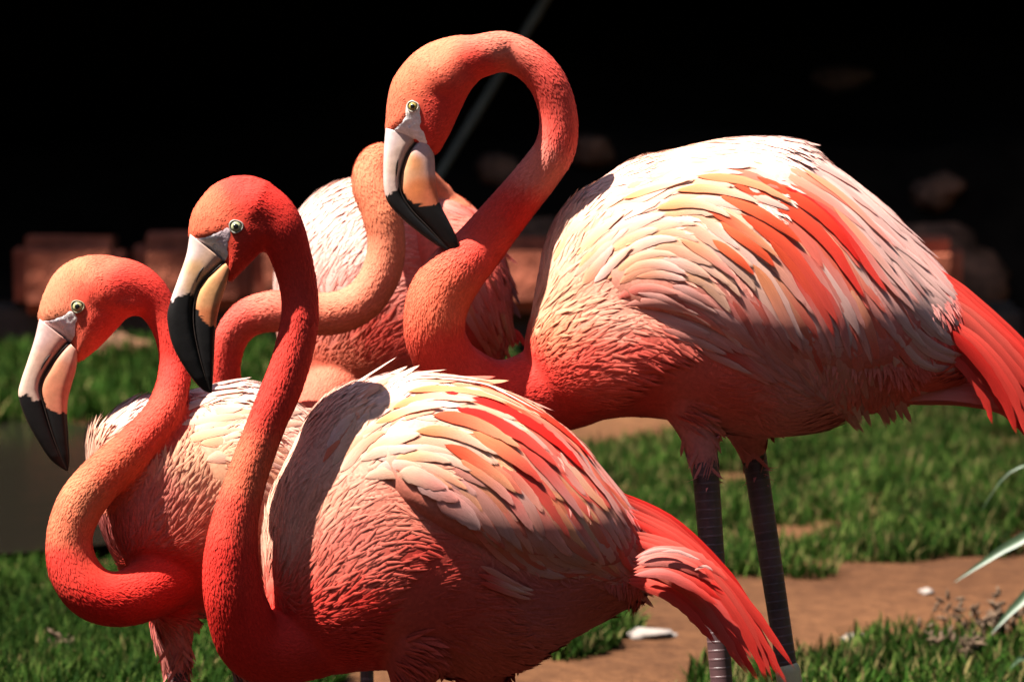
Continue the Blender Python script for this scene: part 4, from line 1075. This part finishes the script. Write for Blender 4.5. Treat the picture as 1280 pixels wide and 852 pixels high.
# --- the pond-side bird (left)
POND = dict(
    seed=23, d0=6.29, centre=(265, 630), W=0.125, shear=0.25, base=(255, 1130),
    label="flamingo whose neck swings in a low loop beside the pond, forehead tan",
    outline=[(106, 565), (122, 535), (150, 508), (190, 494), (240, 486), (290, 476), (340, 486), (390, 520), (425, 580), (432, 650), (405, 710), (350, 755), (290, 772), (230, 768), (185, 752), (150, 712), (122, 650)],
    neck=[(130, 365, 42, 6.235), (155, 358, 36, 6.235), (180, 366, 29, 6.235), (200, 388, 23, 6.235), (214, 420, 20.5, 6.232), (219, 455, 20.5, 6.228), (214, 490, 22, 6.212), (200, 522, 24, 6.19), (170, 556, 26, 6.168), (130, 594, 29, 6.16), (101, 630, 30, 6.16), (87, 670, 29, 6.16), (92, 710, 32, 6.16), (115, 740, 34, 6.16), (152, 748, 35, 6.168), (195, 730, 40, 6.20), (235, 695, 48, 6.25), (265, 650, 62, 6.29)],
    head=[(49, 404), (48, 388), (56, 363), (70, 339), (92, 324), (119, 318), (151, 322), (179, 337), (198, 356), (196, 384), (176, 394), (161, 396), (147, 410), (130, 428), (112, 444), (95, 453), (90, 436), (70, 416)],
    head_c=(120, 375), head_W=0.037, head_r=48,
    neck_col=[(70, 355, (.66, .34, .17)), (60, 385, (.64, .32, .16)), (95, 340, (.72, .30, .13)), (130, 325, (.74, .22, .10)), (110, 365, (.74, .16, .06)), (150, 350, (.74, .12, .05)), (140, 400, (.74, .14, .055)), (190, 365, (.72, .11, .05)), (215, 440, (.70, .11, .05)), (195, 530, (.76, .16, .06)), (150, 580, (.76, .22, .08)), (105, 620, (.74, .32, .14)), (75, 655, (.72, .26, .11)), (72, 700, (.74, .12, .05)), (120, 750, (.70, .07, .03)), (200, 730, (.72, .09, .04))],
    body_col=[(270, 520, CREAM), (290, 482, WHITE), (150, 525, WHITE), (120, 560, CREAM), (230, 600, (.86, .60, .34)), (280, 600, (.86, .56, .30)), (290, 660, (.78, .34, .22)), (240, 680, (.78, .24, .13)), (250, 730, (.68, .12, .07)), (180, 640, (.74, .26, .19)), (140, 690, (.72, .22, .17)), (215, 770, (.68, .28, .24)), (360, 600, PINK)],
    flow=[(150, 530, (.7, -.7)), (270, 520, (.9, -.2)), (230, 600, (.45, -.9)), (200, 640, (.3, -.95)), (280, 660, (.7, -.7)), (300, 560, (.9, .1)), (330, 620, (.7, .6)), (250, 720, (.8, -.5)), (215, 790, (.1, 1)), (150, 650, (.2, -1)), (300, 485, (1, 0))],
    wing=[(235, 540), (270, 505), (330, 500), (385, 540), (410, 600), (400, 660), (350, 660), (295, 630), (255, 590)], wing_c=(325, 580), wing_h=0.003,
    zones=[dict(poly=[(210, 510), (260, 490), (330, 495), (390, 540), (400, 620), (330, 620), (260, 590), (225, 560)], n=60, L=(35, 70), w=(11, 18), spacing=12,
                pal=[(CREAM, WHITE), (PEACH, CREAM), ((.84, .55, .24), CREAM), (CREAM, PEACH), (CREAM, CREAM)])],
    extra=[(265, 484, 50, 9, WHITE, WHITE, -.1), (255, 490, 55, 9, WHITE, WHITE, 0), (250, 498, 60, 10, WHITE, CREAM, 0)],
    culmen=[(49, 398), (43, 424), (33, 455), (26, 476), (23, 494), (31, 520), (45, 547), (63, 574), (82, 588)],
    gape=[(87, 428), (75, 440), (62, 457), (53, 473), (50, 488), (56, 510), (66, 543), (77, 572), (84, 588)],
    lower=[(98, 440), (95, 462), (89, 483), (85, 500), (84, 518), (85, 536), (86, 556), (87, 574), (85, 588)],
    bill_w=[.021, .020, .0185, .017, .0155, .0135, .011, .0075, .002],
    black=[(5, 494), (25, 496), (34, 491), (44, 502), (50, 498), (54, 500), (60, 508), (70, 517), (80, 516), (100, 512), (110, 620), (5, 620)],
    bill_up=[(48, 420, (.66, .50, .44)), (34, 455, (.68, .56, .42)), (28, 482, (.70, .58, .44)), (70, 440, (.70, .42, .30)), (55, 455, (.70, .46, .32))],
    bill_lo=[(88, 440, (.66, .40, .28)), (75, 465, (.72, .34, .18)), (65, 490, (.72, .32, .17)), (80, 495, (.70, .26, .15)), (90, 465, (.66, .26, .17))],
    nostril=[(66, 440), (57, 451), (50, 464)],
    face=[(49, 402), (60, 399), (75, 394), (86, 387), (94, 388), (99, 397), (96, 410), (95, 424), (88, 432), (76, 430), (64, 424), (52, 420)],
    face_col=[(55, 408, (.66, .52, .52)), (80, 405, (.70, .62, .64)), (92, 396, (.60, .52, .48)), (88, 424, (.60, .48, .46))],
    eye=(97, 383, 7.5), iris=(.48, .42, .20), lid=(.30, .25, .15),
    thighs=[([(225, 715, 46), (216, 775, 30), (221, 832, 15)], 6.26), ([(300, 720, 46), (300, 775, 28), (302, 830, 15)], 6.40)],
    legs=[([(221, 826), (226, 900)], 6.26, .0135, .0130, -0.4, None), ([(302, 824), (308, 900)], 6.40, .0135, .0130, -0.2, None)],
    tail=[([(420, 590), (455, 620), (480, 650)], 40, PINK, RED, .03), ([(420, 620), (455, 660), (470, 700)], 40, PINK, RED, .05)],
    cards=38000)

# --- the rear bird (middle)
REAR = dict(
    seed=24, d0=6.86, centre=(495, 385), W=0.130, shear=0.10, base=(470, 1040),
    label="rearmost flamingo, pale round back, neck folded across its breast and head hidden",
    outline=[(370, 268), (395, 242), (430, 226), (480, 222), (545, 232), (585, 252), (615, 287), (634, 330), (641, 380), (636, 430), (610, 480), (560, 520), (490, 545), (420, 535), (372, 495), (348, 430), (341, 360), (350, 306)],
    neck=[(552, 262, 26, 6.85), (528, 234, 25, 6.82), (502, 212, 24, 6.77), (474, 202, 24, 6.71), (464, 228, 25, 6.68), (476, 264, 25, 6.67), (483, 302, 24, 6.67), (477, 340, 25, 6.67), (455, 374, 26, 6.67), (420, 391, 27, 6.67), (378, 391, 27, 6.67), (340, 389, 26, 6.67), (308, 399, 24, 6.68), (288, 425, 21, 6.69), (282, 465, 19, 6.70), (290, 510, 22, 6.72), (325, 545, 28, 6.74), (380, 530, 36, 6.76), (430, 480, 50, 6.80)],
    neck_col=[(470, 195, (.78, .28, .11)), (466, 230, (.80, .32, .13)), (478, 265, (.80, .36, .17)), (484, 305, (.80, .36, .19)), (470, 350, (.80, .34, .19)), (420, 390, (.80, .31, .17)), (350, 385, (.78, .26, .15)), (300, 405, (.76, .19, .11)), (282, 450, (.74, .14, .09))],
    body_col=[(380, 290, WHITE), (420, 250, (.84, .60, .48)), (430, 320, WHITE), (400, 420, (.76, .27, .19)), (350, 360, WHITE), (570, 270, (.76, .22, .15)), (540, 320, (.74, .20, .13)), (610, 320, (.70, .17, .12)), (600, 400, (.52, .08, .06)), (420, 480, (.80, .42, .22)), (460, 440, (.70, .14, .10)), (540, 240, (.78, .34, .26))],  # dark reds at lower right and below the neck paint in shade
    flow=[(400, 300, (.6, -.8)), (450, 240, (.95, -.3)), (600, 290, (.7, .7)), (560, 260, (.9, .35)), (630, 380, (.2, 1)), (430, 470, (.6, -.6)), (560, 420, (.6, .6)), (370, 380, (.3, -.9)), (420, 420, (.4, -.9))],
    wing=[(520, 270), (560, 245), (600, 275), (628, 340), (632, 410), (600, 440), (560, 420), (530, 350)], wing_c=(575, 345), wing_h=0.012,
    zones=[dict(poly=[(525, 240), (580, 250), (620, 300), (635, 370), (600, 400), (550, 350), (530, 290)], n=48, L=(45, 85), w=(9, 14), spacing=10,
                pal=[(CORAL, (.76, .26, .18)), (PINK, CORAL), (CORAL, (.66, .16, .12)), (PEACH, CORAL)])],
    tail=[([(600, 350), (632, 372), (646, 392), (655, 408)], 12, CORAL, (.10, .06, .06), -.01), ([(605, 320), (632, 350), (645, 372), (652, 392)], 9, CORAL, (.12, .07, .07), -.02), ([(600, 400), (640, 420), (650, 440)], 24, CORAL, RED, .02)],
    thighs=[([(455, 500, 46), (455, 560, 30), (456, 620, 15)], 6.82), ([(530, 500, 46), (530, 560, 30), (530, 620, 15)], 6.90)],
    legs=[([(456, 612), (459, 880)], 6.82, .0105, .0095, 0.0, None), ([(530, 612), (534, 880)], 6.90, .0105, .0095, 0.2, None)],
    head=[(525, 258), (528, 236), (542, 226), (560, 230), (569, 248), (566, 272), (550, 282), (534, 276)], head_c=(547, 254), head_W=0.030, head_r=26,
    cards=26000)
for spec in (TALL, NEAR, POND, REAR):
    build_bird(spec)

# ------------------------------------------------------------------ plants in the corner
M_LEAF = plain_mat("strap_leaf", (0.045, 0.075, 0.035), 0.5, 30, 0.35, 0.1, 0.4)
M_DRY = plain_mat("dry_stalk", (0.11, 0.07, 0.045), 0.8, 60, 0.6, 0.2, 0.1)
def strap_plant():
    g = ground_at(1325, 852); _, _, dd = to_px(g); dd = float(dd)
    root = empty("strap_leaf_plant", g)
    tag(root, "plant with long pale green strap leaves arching over the clay path", "plant")
    leaves = [([(1325, 850), (1330, 740), (1305, 668), (1265, 680), (1228, 703), (1192, 728)], 17, -.02),
              ([(1325, 850), (1318, 780), (1296, 738), (1270, 757), (1252, 776), (1238, 793)], 17, -.06),
              ([(1325, 850), (1340, 760), (1345, 660), (1310, 585), (1262, 590), (1225, 640)], 5, .05),
              ([(1325, 850), (1360, 740), (1390, 690), (1420, 720)], 16, .0), ([(1325, 850), (1345, 800), (1350, 740), (1375, 690)], 15, .1),
              ([(1325, 850), (1300, 830), (1278, 822), (1262, 836)], 10, -.12)]
    r = np.random.default_rng(9)
    for pts, w, dz in leaves:
        k = crom(np.array(pts, float), 26); u = np.linspace(0, 1, 26)
        P = at(k[:, 0], k[:, 1], dd + dz * u)
        T = norm(np.gradient(P, axis=0)); S_ = norm(np.cross(T, -FV + 0.4 * UV_)); Nn = np.cross(S_, T)
        wd = w * 1e-3 * dd / 6 * np.clip(u / .15 + .45, 0, 1) * (1 - np.clip((u - .45) / .55, 0, 1) ** 1.8)
        V = []
        for v in (-1, -.5, 0, .5, 1): V.append(P + S_ * (wd * .5 * v)[:, None] - Nn * (wd * .18 * (1 - abs(v)))[:, None])
        V = np.stack(V, 1); B2 = V + Nn[:, None] * 0.0012
        F = grid_faces(26, 5)
        VV = np.concatenate([V.reshape(-1, 3), B2.reshape(-1, 3)]) - g
        link("leaf", mesh_np("leaf", VV, [np.concatenate([F, F + 130])]), M_LEAF, root)
strap_plant()
def dry_weed(px, py, n, h, spread, label, seed):
    g = ground_at(px, py); r = np.random.default_rng(seed)
    root = empty("dry_weed", g); tag(root, label, "weed", "dry weeds by the path")
    for i in range(n):
        a = r.uniform(0, 2 * math.pi); ln = r.uniform(.2, 1) * spread; hh = h * r.uniform(.55, 1.1)
        t = np.linspace(0, 1, 10)
        P = np.stack([np.cos(a) * ln * t ** 1.5, np.sin(a) * ln * t ** 1.5, -0.01 + hh * (t - .25 * t * t)], 1)
        V, F = tube(P, np.linspace(.0022, .0010, 10), 6)
        st = link("stem", mesh_np("stem", V, F), M_DRY, root)
        parts = []
        for k in range(9):
            c = P[r.integers(5, 10)] + r.normal(0, .006, 3)
            d = norm(r.normal(0, 1, 3) + [0, 0, .5]); L_ = r.uniform(.010, .024)
            q = c + d * L_ * np.linspace(0, 1, 5)[:, None]
            parts.append(tube(q, np.array([.0012, .0030, .0034, .0024, .0008]), 6))
        V, F = join(parts)
        link("seed_head", mesh_np("seed_head", V, F), M_DRY, st)
dry_weed(1232, 815, 12, .13, .10, "clump of dry brown seed heads under the strap leaves", 31)
dry_weed(1205, 835, 7, .09, .08, "small dry brown weed in the verge grass beside the larger clump", 32)
dry_weed(92, 838, 6, .09, .06, "dark dry weed standing in the lush grass before the pond", 33)
